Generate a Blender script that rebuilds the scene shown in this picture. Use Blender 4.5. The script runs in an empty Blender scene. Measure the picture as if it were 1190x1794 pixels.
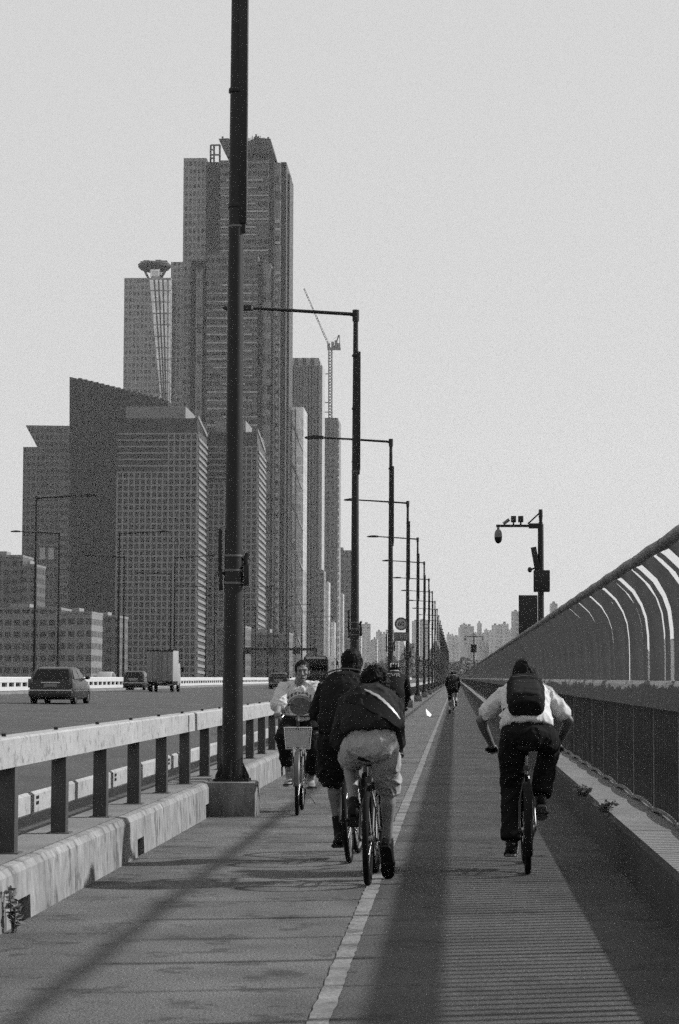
import bpy, math, random
from mathutils import Vector, Matrix, noise
random.seed(7)
PI = math.pi
SC = bpy.context.scene
COL = SC.collection
V = Vector

# ---------------------------------------------------------------- camera
F_PX, CX, CY, IW, IH = 4000.0, 595.0, 897.0, 1190, 1794
EYE = V((0, 0, 1.5))
PITCH = math.atan(290 / F_PX)
YAW = math.atan(205 / F_PX * math.cos(PITCH))
CAMR = Matrix.Rotation(YAW, 3, 'Z') @ Matrix.Rotation(PI / 2 + PITCH, 3, 'X') @ Matrix.Rotation(0.0035, 3, 'Z')
cam_d = bpy.data.cameras.new('camera')
cam_d.sensor_fit = 'VERTICAL'
cam_d.sensor_height = 24.0
cam_d.lens = 24.0 * F_PX / IH
cam_d.clip_start, cam_d.clip_end = 0.5, 30000
cam = bpy.data.objects.new('camera', cam_d)
COL.objects.link(cam)
cam.matrix_world = Matrix.Translation(EYE) @ CAMR.to_4x4()
SC.camera = cam

# ---------------------------------------------------------------- sky, sun, exposure
SUN = V((1.372, 0.41, 1.0)).normalized()          # towards the sun
elev = math.asin(SUN.z)
azim = math.atan2(SUN.x, SUN.y)                   # clockwise from +Y
w = bpy.data.worlds.new('World')
SC.world = w
w.use_nodes = True
nt = w.node_tree
nt.nodes.clear()
sky = nt.nodes.new('ShaderNodeTexSky')
sky.sky_type = 'NISHITA'
sky.sun_disc = False
sky.sun_elevation = elev
sky.sun_rotation = azim
sky.air_density, sky.dust_density, sky.ozone_density = 1.0, 1.0, 1.0
bw = nt.nodes.new('ShaderNodeRGBToBW')            # black-and-white film
bg = nt.nodes.new('ShaderNodeBackground')
bg.inputs['Strength'].default_value = 0.085
wo = nt.nodes.new('ShaderNodeOutputWorld')
nt.links.new(sky.outputs[0], bw.inputs[0])
mixw = nt.nodes.new('ShaderNodeMath')            # thin even overcast in front of the blue
mixw.operation = 'MULTIPLY_ADD'
mixw.inputs[1].default_value, mixw.inputs[2].default_value = 0.05, 3.92
nt.links.new(bw.outputs[0], mixw.inputs[0])
nt.links.new(mixw.outputs[0], bg.inputs['Color'])
nt.links.new(bg.outputs[0], wo.inputs['Surface'])
sun_d = bpy.data.lights.new('sun', 'SUN')
sun_d.energy = 3.1
sun_d.angle = math.radians(1.4)
sun_d.color = (1, 1, 1)
sun = bpy.data.objects.new('sun', sun_d)
COL.objects.link(sun)
sun.location = SUN * 60
sun.rotation_euler = SUN.to_track_quat('Z', 'Y').to_euler()
SC.view_settings.view_transform = 'Standard'
SC.view_settings.look = 'None'
SC.view_settings.gamma = 1
SC.view_settings.use_curve_mapping = False
SC.view_settings.exposure = 0.9
SC.cycles.volume_bounces = 1
SC.cycles.use_denoising = False                    # keep a fine grain like film
SC.cycles.max_bounces = 6
SC.cycles.use_adaptive_sampling = True
SC.cycles.adaptive_threshold = 0.075
SC.cycles.adaptive_min_samples = 16
SC.cycles.sample_clamp_indirect = 1.0

# ---------------------------------------------------------------- helpers
def ray(px, py):
    return CAMR @ V(((px - CX) / F_PX, (CY - py) / F_PX, -1.0))

def at(px, py, Y):
    """photo pixel -> point at forward distance Y"""
    d = ray(px, py)
    return EYE + d * (Y / d.y)

def gr(px, py, z=0.0):
    """photo pixel -> point at height z"""
    d = ray(px, py)
    return EYE + d * ((z - EYE.z) / d.z)

def mat(name, c, rough=0.7, amt=0.25, scale=6.0, bump=0.0, metal=0.0, bscale=None, stretch=(1, 1, 1), spec=0.5, blotch=0.0, blscale=0.6, spots=0.0, spscale=6.0):
    m = bpy.data.materials.new(name)
    m.use_nodes = True
    t = m.node_tree
    b = t.nodes['Principled BSDF']
    b.inputs['Roughness'].default_value = rough
    b.inputs['Metallic'].default_value = metal
    b.inputs['Specular IOR Level'].default_value = spec
    tc = t.nodes.new('ShaderNodeTexCoord')
    mp = t.nodes.new('ShaderNodeMapping')
    mp.inputs['Scale'].default_value = stretch
    t.links.new(tc.outputs['Object'], mp.inputs[0])
    n = t.nodes.new('ShaderNodeTexNoise')
    n.inputs['Scale'].default_value = scale
    n.inputs['Detail'].default_value = 6
    n.inputs['Roughness'].default_value = 0.65
    t.links.new(mp.outputs[0], n.inputs['Vector'])
    r = t.nodes.new('ShaderNodeMapRange')
    r.inputs['From Min'].default_value, r.inputs['From Max'].default_value = 0.25, 0.75
    r.inputs['To Min'].default_value, r.inputs['To Max'].default_value = c * (1 - amt), c * (1 + amt)
    t.links.new(n.outputs['Fac'], r.inputs['Value'])
    out = r.outputs[0]
    if blotch:
        n2 = t.nodes.new('ShaderNodeTexNoise')
        n2.inputs['Scale'].default_value = blscale
        n2.inputs['Detail'].default_value = 4
        t.links.new(mp.outputs[0], n2.inputs['Vector'])
        r2 = t.nodes.new('ShaderNodeMapRange')
        r2.inputs['From Min'].default_value, r2.inputs['From Max'].default_value = 0.3, 0.7
        r2.inputs['To Min'].default_value, r2.inputs['To Max'].default_value = 1 - blotch, 1 + blotch
        t.links.new(n2.outputs['Fac'], r2.inputs['Value'])
        mu = t.nodes.new('ShaderNodeMath')
        mu.operation = 'MULTIPLY'
        t.links.new(out, mu.inputs[0])
        t.links.new(r2.outputs[0], mu.inputs[1])
        out = mu.outputs[0]
    if spots:                                     # dirt and chips with edges of their own
        n3 = t.nodes.new('ShaderNodeTexNoise')
        n3.inputs['Scale'].default_value = spscale
        n3.inputs['Detail'].default_value = 8
        n3.inputs['Roughness'].default_value = 0.7
        t.links.new(mp.outputs[0], n3.inputs['Vector'])
        r3 = t.nodes.new('ShaderNodeMapRange')
        r3.inputs['From Min'].default_value, r3.inputs['From Max'].default_value = 0.54, 0.61
        r3.inputs['To Min'].default_value, r3.inputs['To Max'].default_value = 1.0, spots
        t.links.new(n3.outputs['Fac'], r3.inputs['Value'])
        mu = t.nodes.new('ShaderNodeMath')
        mu.operation = 'MULTIPLY'
        t.links.new(out, mu.inputs[0])
        t.links.new(r3.outputs[0], mu.inputs[1])
        out = mu.outputs[0]
    t.links.new(out, b.inputs['Base Color'])
    if bump:
        nb = n
        if bscale:
            nb = t.nodes.new('ShaderNodeTexNoise')
            nb.inputs['Scale'].default_value = bscale
            nb.inputs['Detail'].default_value = 4
            t.links.new(mp.outputs[0], nb.inputs['Vector'])
        bp = t.nodes.new('ShaderNodeBump')
        bp.inputs['Strength'].default_value = bump
        bp.inputs['Distance'].default_value = 0.01
        t.links.new(nb.outputs['Fac'], bp.inputs['Height'])
        t.links.new(bp.outputs[0], b.inputs['Normal'])
    return m

def facade(name, wall, glass, px, pz, fx, fz, rough=0.4, vary=0.35, ox=0.0, metal=0.0):
    """window pattern of a far facade: cells px by pz metres, glass filling fx by fz of a cell"""
    m = bpy.data.materials.new(name)
    m.use_nodes = True
    t = m.node_tree
    N, L = t.nodes, t.links
    b = N['Principled BSDF']
    b.inputs['Roughness'].default_value = rough
    b.inputs['Specular IOR Level'].default_value = 0.25
    b.inputs['Metallic'].default_value = metal
    tc = N.new('ShaderNodeTexCoord')
    s = N.new('ShaderNodeSeparateXYZ')
    L.new(tc.outputs['Object'], s.inputs[0])
    def ma(op, a, b_=None):
        k = N.new('ShaderNodeMath')
        k.operation = op
        for i, q in enumerate((a, b_)):
            if q is None: continue
            if isinstance(q, (int, float)): k.inputs[i].default_value = q
            else: L.new(q, k.inputs[i])
        return k.outputs[0]
    h = ma('ADD', ma('ADD', s.outputs[0], s.outputs[1]), ox + 1000 * px)
    z = ma('ADD', s.outputs[2], 1000 * pz)
    cu, cz = ma('DIVIDE', h, px), ma('DIVIDE', z, pz)
    mask = ma('MULTIPLY', ma('LESS_THAN', ma('FRACT', cu), fx), ma('LESS_THAN', ma('FRACT', cz), fz))
    cv = N.new('ShaderNodeCombineXYZ')
    L.new(ma('FLOOR', cu), cv.inputs[0])
    L.new(ma('FLOOR', cz), cv.inputs[1])
    wn = N.new('ShaderNodeTexWhiteNoise')
    wn.noise_dimensions = '2D'
    L.new(cv.outputs[0], wn.inputs['Vector'])
    g = ma('MULTIPLY', ma('ADD', ma('MULTIPLY', wn.outputs['Value'], 2 * vary), 1 - vary), glass)
    ns = N.new('ShaderNodeTexNoise')
    ns.inputs['Scale'].default_value = 0.08
    ns.inputs['Detail'].default_value = 5
    L.new(tc.outputs['Object'], ns.inputs['Vector'])
    wl = ma('MULTIPLY', ma('ADD', ma('MULTIPLY', ns.outputs['Fac'], 0.5), 0.75), wall)
    mix = ma('ADD', ma('MULTIPLY', mask, g), ma('MULTIPLY', ma('SUBTRACT', 1.0, mask), wl))
    L.new(mix, b.inputs['Base Color'])
    return m

class MB:
    def __init__(s): s.v, s.f = [], []
    def add(s, vs, fs):
        o = len(s.v)
        s.v += [V(p) for p in vs]
        s.f += [tuple(i + o for i in f) for f in fs]
        return s
    def box(s, x0, x1, y0, y1, z0, z1):
        vs = [(x, y, z) for x in (x0, x1) for y in (y0, y1) for z in (z0, z1)]
        return s.add(vs, [(0, 1, 3, 2), (4, 6, 7, 5), (0, 4, 5, 1), (2, 3, 7, 6), (0, 2, 6, 4), (1, 5, 7, 3)])
    def obox(s, c, size, R=None):
        o = len(s.v)
        a, b_, c_ = [q / 2 for q in size]
        s.box(-a, a, -b_, b_, -c_, c_)
        for i in range(o, len(s.v)):
            s.v[i] = (R @ s.v[i] if R else s.v[i]) + V(c)
        return s
    def loft(s, rings, closed=True, caps=True):
        o, n = len(s.v), len(rings[0])
        for r in rings: s.v += [V(p) for p in r]
        for k in range(len(rings) - 1):
            for i in range(n if closed else n - 1):
                j = (i + 1) % n
                s.f.append((o + k * n + i, o + k * n + j, o + (k + 1) * n + j, o + (k + 1) * n + i))
        if caps:
            s.f.append(tuple(o + i for i in reversed(range(n))))
            s.f.append(tuple(o + (len(rings) - 1) * n + i for i in range(n)))
        return s
    def tube(s, pts, rad, n=10, round_ends=False, flat=None):
        pts = [V(p) for p in pts]
        if not isinstance(rad, (list, tuple)): rad = [rad] * len(pts)
        rings, up = [], None
        P, Rr = list(pts), list(rad)
        if round_ends:
            d0, d1 = (pts[0] - pts[1]).normalized(), (pts[-1] - pts[-2]).normalized()
            a = [(math.sin(q), math.cos(q)) for q in (PI / 2 * .98, PI / 3, PI / 6)]
            P = [pts[0] + d0 * rad[0] * u for u, _ in a] + P + [pts[-1] + d1 * rad[-1] * u for u, _ in reversed(a)]
            Rr = [rad[0] * c for _, c in a] + Rr + [rad[-1] * c for _, c in reversed(a)]
        for i, p in enumerate(P):
            t = (P[min(i + 1, len(P) - 1)] - P[max(i - 1, 0)]).normalized()
            if up is None:
                up = V((0, 0, 1)) if abs(t.z) < 0.9 else V((0, 1, 0))
            x = t.cross(up).normalized()
            up = x.cross(t).normalized()
            rings.append([p + (x * math.cos(q) + up * math.sin(q)) * Rr[i] for q in [2 * PI * k / n for k in range(n)]])
        return s.loft(rings)
    def ell(s, c, r, R=None, n=14, m=9):
        rings = []
        for k in range(m + 1):
            a = -PI / 2 + PI * (k if 0 < k < m else (0.08 if k == 0 else m - 0.08)) / m
            rings.append([V((r[0] * math.cos(a) * math.cos(q), r[1] * math.cos(a) * math.sin(q), r[2] * math.sin(a))) for q in [2 * PI * i / n for i in range(n)]])
        rings = [[(R @ p if R else p) + V(c) for p in g] for g in rings]
        return s.loft(rings)
    def prism(s, poly, a, b_, axis='x'):
        """polygon in the other two axes, extruded along axis from a to b"""
        mk = {'x': lambda q, t: (t, q[0], q[1]), 'y': lambda q, t: (q[0], t, q[1]), 'z': lambda q, t: (q[0], q[1], t)}[axis]
        return s.loft([[mk(q, a) for q in poly], [mk(q, b_) for q in poly]])
    def torus(s, c, R, r, axis='x', n=40, m=8, flat=1.0):
        o = len(s.v)
        for i in range(n):
            a = 2 * PI * i / n
            for j in range(m):
                b_ = 2 * PI * j / m
                q, h = R + r * math.cos(b_), r * flat * math.sin(b_)
                p = {'x': (h, q * math.cos(a), q * math.sin(a)), 'z': (q * math.cos(a), q * math.sin(a), h), 'y': (q * math.cos(a), h, q * math.sin(a))}[axis]
                s.v.append(V(p) + V(c))
        for i in range(n):
            for j in range(m):
                s.f.append((o + i * m + j, o + ((i + 1) % n) * m + j, o + ((i + 1) % n) * m + (j + 1) % m, o + i * m + (j + 1) % m))
        return s
    def xf(s, M):
        s.v = [M @ p for p in s.v]
        return s
    def mesh(s, name):
        me = bpy.data.meshes.new(name)
        me.from_pydata([tuple(p) for p in s.v], [], s.f)
        me.validate()
        return me
    def build(s, name, m, parent=None, smooth=True, ang=40, bevel=0.0, fixn=True):
        me = s.mesh(name)
        if fixn:
            import bmesh
            bm = bmesh.new()
            bm.from_mesh(me)
            bmesh.ops.recalc_face_normals(bm, faces=bm.faces)
            if bevel:
                es = [e for e in bm.edges if len(e.link_faces) == 2 and e.calc_face_angle(0) > math.radians(35)]
                bmesh.ops.bevel(bm, geom=es, offset=bevel, segments=2, profile=0.5, affect='EDGES', clamp_overlap=True)
            bm.to_mesh(me)
            bm.free()
        if smooth:
            me.shade_smooth()
            me.set_sharp_from_angle(angle=math.radians(ang))
        me.materials.append(m)
        return link(name, me, parent)

def link(name, me, parent=None):
    o = bpy.data.objects.new(name, me)
    COL.objects.link(o)
    if parent: o.parent = parent
    return o

def tag(o, label, cat, group=None):
    o['label'], o['category'] = label, cat
    if group: o['group'] = group
    return o

def kind(o, k):
    o['kind'] = k
    return o

def thing(name, label, cat, loc=(0, 0, 0), rz=0.0, group=None):
    o = link(name, None)
    o.location = loc
    o.rotation_euler = (0, 0, rz)
    return tag(o, label, cat, group)

KIDS = {}
def children(o):
    return [c for c in COL.objects if c.parent == o]

def copy_tree(o, kids=None):
    """a thing with copies of its parts and their sub-parts (kids: cached tree)"""
    kids = kids or tree_of(o)
    def rec(node, parent):
        c = node[0].copy()
        COL.objects.link(c)
        if parent: c.parent = parent
        for k in node[1]: rec(k, c)
        return c
    return rec(kids, None)

def tree_of(o):
    return (o, [tree_of(c) for c in children(o)])

def dup_part(o, dx, dy, dz=0):
    c = o.copy()
    COL.objects.link(c)
    c.location = o.location + V((dx, dy, dz))
    return c

def remeshed(mb, name, m, parent, voxel=0.009, smooth=5, fold=0.0, fscale=9.0, stretch=(1, 1, 1)):
    """fuse overlapping solids into one continuous skin; optional cloth folds"""
    me = mb.mesh(name)
    import bmesh
    bm = bmesh.new(); bm.from_mesh(me)
    bmesh.ops.recalc_face_normals(bm, faces=bm.faces)
    bm.to_mesh(me); bm.free()
    o = bpy.data.objects.new(name, me)
    COL.objects.link(o)
    r = o.modifiers.new('r', 'REMESH'); r.mode = 'VOXEL'; r.voxel_size = voxel; r.adaptivity = 0
    s_ = o.modifiers.new('s', 'SMOOTH'); s_.iterations = smooth; s_.factor = 0.5
    dg = bpy.context.evaluated_depsgraph_get()
    out = bpy.data.meshes.new_from_object(o.evaluated_get(dg))
    bpy.data.objects.remove(o)
    out.name = name
    if fold:
        vn = [v.normal.copy() for v in out.vertices]
        off = V((random.random() * 50, 3, 9))
        for v, n_ in zip(out.vertices, vn):
            q = V((v.co.x * stretch[0], v.co.y * stretch[1], v.co.z * stretch[2])) * fscale + off
            w_ = noise.noise(q * .5 + V((3, 8, 1)))
            q2 = q + V((w_, -w_, w_)) * 1.2
            a = noise.noise(q2 * .6)
            b_ = 1 - 2 * abs(noise.noise(q2 * 0.8 + V((7, 1, 2))))
            c_ = 1 - 2 * abs(noise.noise(V((q2.x * 1.2 + q2.z, q2.y * 1.2, q2.z * 1.9 - q2.x)) + V((2, 9, 4))))
            v.co += n_ * fold * max(-.25, 0.7 * a + 0.8 * (b_ ** 3 - 0.25) + .5 * (c_ ** 3 - .25) + .2)
    out.shade_smooth()
    out.materials.clear()
    out.materials.append(m)
    return link(name, out, parent)

ORD = ['first', 'second', 'third', 'fourth', 'fifth', 'sixth', 'seventh', 'eighth', 'ninth', 'tenth', 'eleventh', 'twelfth', 'thirteenth', 'fourteenth', 'fifteenth', 'sixteenth', 'seventeenth', 'eighteenth', 'nineteenth', 'twentieth', 'twenty-first', 'twenty-second', 'twenty-third', 'twenty-fourth', 'twenty-fifth', 'twenty-sixth']

M = {}
M['asphalt'] = mat('asphalt', 0.062, 0.85, 0.6, 60, 0.8, bscale=110, blotch=0.18, blscale=0.5, spec=.2)
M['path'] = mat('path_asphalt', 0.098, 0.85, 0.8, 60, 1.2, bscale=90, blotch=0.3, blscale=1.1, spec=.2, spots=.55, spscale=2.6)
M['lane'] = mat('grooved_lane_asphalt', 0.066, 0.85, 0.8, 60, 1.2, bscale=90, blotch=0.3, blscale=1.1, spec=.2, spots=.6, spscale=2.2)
M['concrete'] = mat('concrete', 0.2, 0.85, 0.25, 5, 0.4, bscale=40, stretch=(1, 1, 0.35), blotch=0.25, blscale=1.5)
M['concrete_top'] = mat('concrete_weathered', 0.13, 0.9, 0.35, 30, 0.5, bscale=80, blotch=0.25, blscale=1.2)
M['kerb_right'] = mat('kerb_concrete', 0.17, 0.9, 0.5, 60, 0.4, bscale=90, blotch=0.2, blscale=1.0)
M['white_rail'] = mat('white_rail', 0.285, 0.6, 0.16, 14, .1, blotch=0.12, blscale=1.5, spots=.55, spscale=9)
M['rail_post'] = mat('rail_post', 0.04, 0.6, 0.2, 12)
M['dark_steel'] = mat('dark_steel', 0.012, 0.5, 0.3, 8, 0.1, spec=.3)
M['grey_steel'] = mat('grey_steel', 0.13, 0.6, 0.45, 7, 0.1, stretch=(1, 1, 0.25), blotch=.3, blscale=2, spec=.25)
M['mid_steel'] = mat('mid_steel', 0.10, 0.4, 0.2, 8)
M['line'] = mat('worn_line_paint', 0.135, 0.8, 0.6, 40, 0.3, bscale=70, blotch=0.35, blscale=3, spots=.45, spscale=4)
M['black'] = mat('black_rubber', 0.010, 0.8, 0.3, 20, 0.1, spec=.12)
M['water'] = mat('river_water', 0.05, 0.25, 0.2, 0.05, 0.3, bscale=0.3)
M['land'] = mat('land', 0.07, 0.95, 0.4, 0.02)
# ---------------------------------------------------------------- ground, river, deck
END = 1180.0
kind(MB().add([(-2600, -150, -14), (2600, -150, -14), (2600, 1000, -14), (-2600, 1000, -14)], [(0, 1, 2, 3)]).build('river', M['water'], None, False), 'structure')
kind(MB().box(-2600, 2600, 990, 4200, -30, -6).build('far_bank_ground', M['land'], None, False), 'structure')

def deck(name, m, prof, y0, y1, thick=1.2, ny=1):
    """prof: list of (x, z) of the upper surface"""
    mb = MB()
    poly = list(prof) + [(x, z - thick) for x, z in reversed(prof)]
    mb.prism([(x, z) for x, z in poly], y0, y1, 'y')
    return kind(mb.build(name, m, None, False), 'structure')

deck('cycle_path', M['path'], [(-2.66, 0.0), (1.30, 0.0)], 2, END)
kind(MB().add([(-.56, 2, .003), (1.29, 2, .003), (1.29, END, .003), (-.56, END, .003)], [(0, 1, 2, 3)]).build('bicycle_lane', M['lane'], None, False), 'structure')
deck('road', M['asphalt'], [(-25.2, 0.52), (-20.5, 0.5), (-12, 0.42), (-7, 0.28), (-3.12, 0.10)], 2, END)
deck('opposite_road', M['asphalt'], [(-47, 0.45), (-38, 0.55), (-29, 0.5)], 2, END)

# left kerb with its drain slots
mb = MB()
XK0, XK1, HK = -2.65, -3.14, 0.36
slots = [14.08 + 5.22 * i for i in range(30)]
prof = [(XK0, 0.0), (XK0 - 0.012, HK - 0.05), (XK0 - 0.04, HK - 0.008), (XK0 - 0.09, HK), (XK1, HK - 0.005), (XK1, -0.3), (XK0, -0.3)]
y = 4.0
for s_ in slots + [END]:
    a, b_ = s_ - 0.2, s_ + 0.2
    mb.prism(prof, y, min(a, END), 'y')
    if s_ < END:
        hi = [(XK0 - 0.006, 0.145)] + prof[1:5] + [(XK1, 0.145)]
        mb.prism(hi, a, b_, 'y')
        mb.prism([(XK0 - 0.3, 0.145), (XK1, 0.145), (XK1, -0.3), (XK0 - 0.3, -0.3)], a, b_, 'y')
    y = b_
M['kerb'] = mat('kerb_face_concrete', 0.175, 0.88, 0.4, 12, 0.9, bscale=45, stretch=(1, 1, 0.42), blotch=0.3, blscale=2.6, spots=.4, spscale=7)
kind(mb.build('kerb', M['kerb'], None, True, 30), 'structure')
kind(MB().add([(XK0 - 0.10, 4, HK + 0.004), (XK1 + .01, 4, HK + 0.001), (XK1 + .01, END, HK + 0.001), (XK0 - 0.10, END, HK + 0.004)], [(0, 1, 2, 3)]).build('kerb_surface', M['concrete_top'], None, False), 'structure')

# right kerb
kind(MB().prism([(1.28, -0.3), (1.285, HK - 0.03), (1.31, HK), (2.05, HK), (2.05, -1.2), (1.28, -1.2)], 4, END, 'y').build('railing_kerb', mat('kerb_shade_tone', .022, .9, .4, 12, .5, bscale=50, stretch=(1, 1, .3), blotch=.3, blscale=2), None, False), 'structure')  # concrete darkened so the face's shade is in the colour
kind(MB().box(1.308, 2.04, 4, END, HK + .003, HK + .006).build('railing_kerb_surface', M['kerb_right'], None, False), 'structure')

# painted line, worn, and the edge strip of the grooved surface
mb = MB()
rr = random.Random(3)
y, ed = 5.0, []
while y < 330:
    ed.append((y, -0.645 + rr.uniform(-.006, .006), -0.548 + rr.uniform(-.006, .006)))
    y += 0.12 if y < 40 else 1.0
vs, fs = [], []
for yy, a, b_ in ed: vs += [(a, yy, 0.007), (b_, yy, 0.007)]
for i in range(len(ed) - 1): fs.append((2 * i, 2 * i + 1, 2 * i + 3, 2 * i + 2))
kind(mb.add(vs, fs).build('lane_line', M['line'], None, False), 'structure')

# ---------------------------------------------------------------- guardrail beside the kerb
XG = -2.94
g = thing('guardrail', 'pale grey box-beam guardrail on dark posts standing on the kerb between path and road', 'guardrail', (XG, 9, HK))
mb = MB()
mb.prism([(0.115, 0.56), (0.11, 0.74), (0.095, 0.752), (-0.05, 0.752), (-0.065, 0.74), (-0.065, 0.56)], -4, 700, 'y')
beam = mb.build('top_beam', M['white_rail'], g, True, 25)
low = MB().prism([(-0.16, 0.13), (-0.135, 0.15), (-0.135, 0.28), (-0.16, 0.30), (-0.19, 0.28), (-0.19, 0.15)], -4, 700, 'y').build('lower_beam', M['white_rail'], g, True, 25)
y0 = 4000 * 2.83 / 770 - 9
sp = 1.93
post = MB().box(0.0, 0.11, -0.06, 0.06, 0.006, 0.558).add([], [])
post.box(-0.03, 0.14, -0.085, 0.085, 0.0, 0.012)
p0 = post.build('post', M['rail_post'], g, True, 25, bevel=0.006)
bolt = MB().tube([(0, 0, 0), (0, 0, 0.02)], 0.016, 8).build('bolt', M['dark_steel'], g)
bolt.location = (0.02, y0, 0.752)
p0.location = (0, y0, 0)
holes = MB()
for dz in (0.215, 0.255):
    for dy in (0.10, 0.16):
        holes.tube([(-0.137, dy, dz), (-0.128, dy, dz)], 0.013, 8)
h0 = holes.build('splice_bolts', M['dark_steel'], g)
h0.location = (0, y0 + sp, 0)
for k in range(1, 100):
    dup_part(p0, 0, sp * k)
    if k < 60: dup_part(bolt, 0, sp * k)
    if k % 2 == 0 and k < 30: dup_part(h0, 0, sp * k)
rest = MB()
for k in range(100, 350):
    yy = y0 + sp * k
    rest.box(0.0, 0.11, yy - 0.06, yy + 0.06, 0, 0.558)
kind(rest.build('posts', M['rail_post'], g, False), 'stuff')
jo = MB().box(0.1152, 0.1185, -0.02, 0.02, 0.565, 0.735).build('joint_cover', M['mid_steel'], g, False)
jo.location = (0, 24.15 - 9, 0)
for k in (1, 2, 3, 4): dup_part(jo, 0, 11.58 * k)

# ---------------------------------------------------------------- right railing with inward curving posts
XR, SPR, Y0R = 1.65, 2.2, 8.6
rl = thing('railing', 'tall grey bridge railing with curved posts, peeling ledge beam and round handrail along the path', 'railing', (XR, 8, HK))
def Z(z): return z - HK
def curve_xz(depth):
    """front edge of a curved post (x offset, z), then the back edge"""
    fr = [(0, 1.48), (0, 1.70), (-.004, 1.88), (-.022, 2.03), (-.06, 2.14), (-.125, 2.255), (-.225, 2.35), (-.262, 2.375)]
    fr = [V((x, z)) for x, z in fr]
    bk = []
    for i, p in enumerate(fr):
        t = (fr[min(i + 1, len(fr) - 1)] - fr[max(0, i - 1)]).normalized()
        bk.append(p + V((t.y, -t.x)) * depth * (1.0 if i < 5 else 0.85))
    return [(p.x, Z(p.y)) for p in fr] + [(p.x, Z(p.y)) for p in reversed(bk)]
poly_post, poly_bar = curve_xz(0.122), curve_xz(0.038)
poly_bar = [(x + 0.035, z) for x, z in poly_bar]
def strip(mb, poly, a, b_):
    """curved fin as quads (concave outline)"""
    n = len(poly) // 2
    for k in range(n - 1):
        q = [poly[k], poly[k + 1], poly[len(poly) - 2 - k], poly[len(poly) - 1 - k]]
        o = len(mb.v)
        mb.add([(x, a, z) for x, z in q] + [(x, b_, z) for x, z in q], [(0, 1, 2, 3), (7, 6, 5, 4), (0, 4, 5, 1), (2, 6, 7, 3)])
    q = [poly[n - 1], poly[n]]
    mb.add([(x, yy, z) for yy in (a, b_) for x, z in q], [(0, 1, 3, 2)])
    return mb
pm = strip(MB(), poly_post, -0.025, 0.025)
pm.box(0.024, 0.115, -0.025, 0.025, 0, Z(1.479))
pm.box(0.0, 0.13, -0.06, 0.06, 0.0, 0.02)
p0 = pm.build('post', M['grey_steel'], rl, True, 30)
p0.location = (0, Y0R - 8, 0)
b0 = strip(MB(), poly_bar, -0.014, 0.014).build('curved_bar', M['grey_steel'], rl, True, 30)
b0.location = (0, Y0R - 8 + SPR / 2, 0)
for k in range(1, 100):
    dup_part(p0, 0, SPR * k)
    dup_part(b0, 0, SPR * k)
rp, rb = MB(), MB()
for k in range(100, 520):
    yy = Y0R - 8 + SPR * k
    strip(rp, poly_post, yy - .025, yy + .025)
    rp.box(0.024, 0.115, yy - .025, yy + .025, 0, Z(1.479))
    strip(rb, poly_bar, yy + SPR / 2 - .014, yy + SPR / 2 + .014)
kind(rp.build('far_posts', M['grey_steel'], rl, True, 30), 'stuff')
kind(rb.build('far_bars', M['grey_steel'], rl, True, 30), 'stuff')
# balusters under the ledge
SB = SPR / 14
def foot_z(k): return 0.012 + 0.035 * math.sin(PI * (k % 14) / 14) ** .6
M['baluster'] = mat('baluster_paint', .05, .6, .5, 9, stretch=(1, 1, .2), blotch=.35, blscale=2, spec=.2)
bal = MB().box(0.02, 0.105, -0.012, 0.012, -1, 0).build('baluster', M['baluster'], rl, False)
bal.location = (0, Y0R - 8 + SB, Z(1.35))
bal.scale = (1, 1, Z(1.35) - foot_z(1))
for k in range(2, 107):
    if k % 14:
        c = dup_part(bal, 0, SB * (k - 1))
        c.scale = (1, 1, Z(1.35) - foot_z(k))
rest = MB()
for k in list(range(-14, 0)) + list(range(107, 4500)):
    yy = Y0R - 8 + SB * k
    if k % 14: rest.box(0.02, 0.105, yy - .012, yy + .012, foot_z(k), Z(1.35))
kind(rest.build('far_balusters', M['baluster'], rl, False), 'stuff')
ar = MB()  # invented arches, shaped like a scalloped shadow edge on the kerb
for k in range(0, 14 * 90):
    a = Y0R - 8 + SB * k
    ar.prism([(a, foot_z(k)), (a + SB, foot_z(k + 1)), (a + SB, foot_z(k + 1) + .03), (a, foot_z(k) + .03)], .015, .11, 'x')
ar.build('added_scallop_rail', M['grey_steel'], rl, False)
# handrail, in lengths with slightly sagging joints
hr = MB()
for k in range(-2, 500):
    a = Y0R - 8 + SPR * k
    if k < 40:
        hr.tube([(-.275, a + .002, Z(2.392)), (-.275, a + SPR * .5, Z(2.402)), (-.275, a + SPR - .002, Z(2.392))], [.0405, .042, .0405], 14)
        hr.tube([(-.275, a - .04, Z(2.392)), (-.275, a + .04, Z(2.392))], .044, 14)
    elif k % 10 == 0:
        hr.tube([(-.275, a, Z(2.395)), (-.275, a + SPR * 10, Z(2.395))], .042, 10)
hr.build('handrail', M['grey_steel'], rl)
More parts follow.
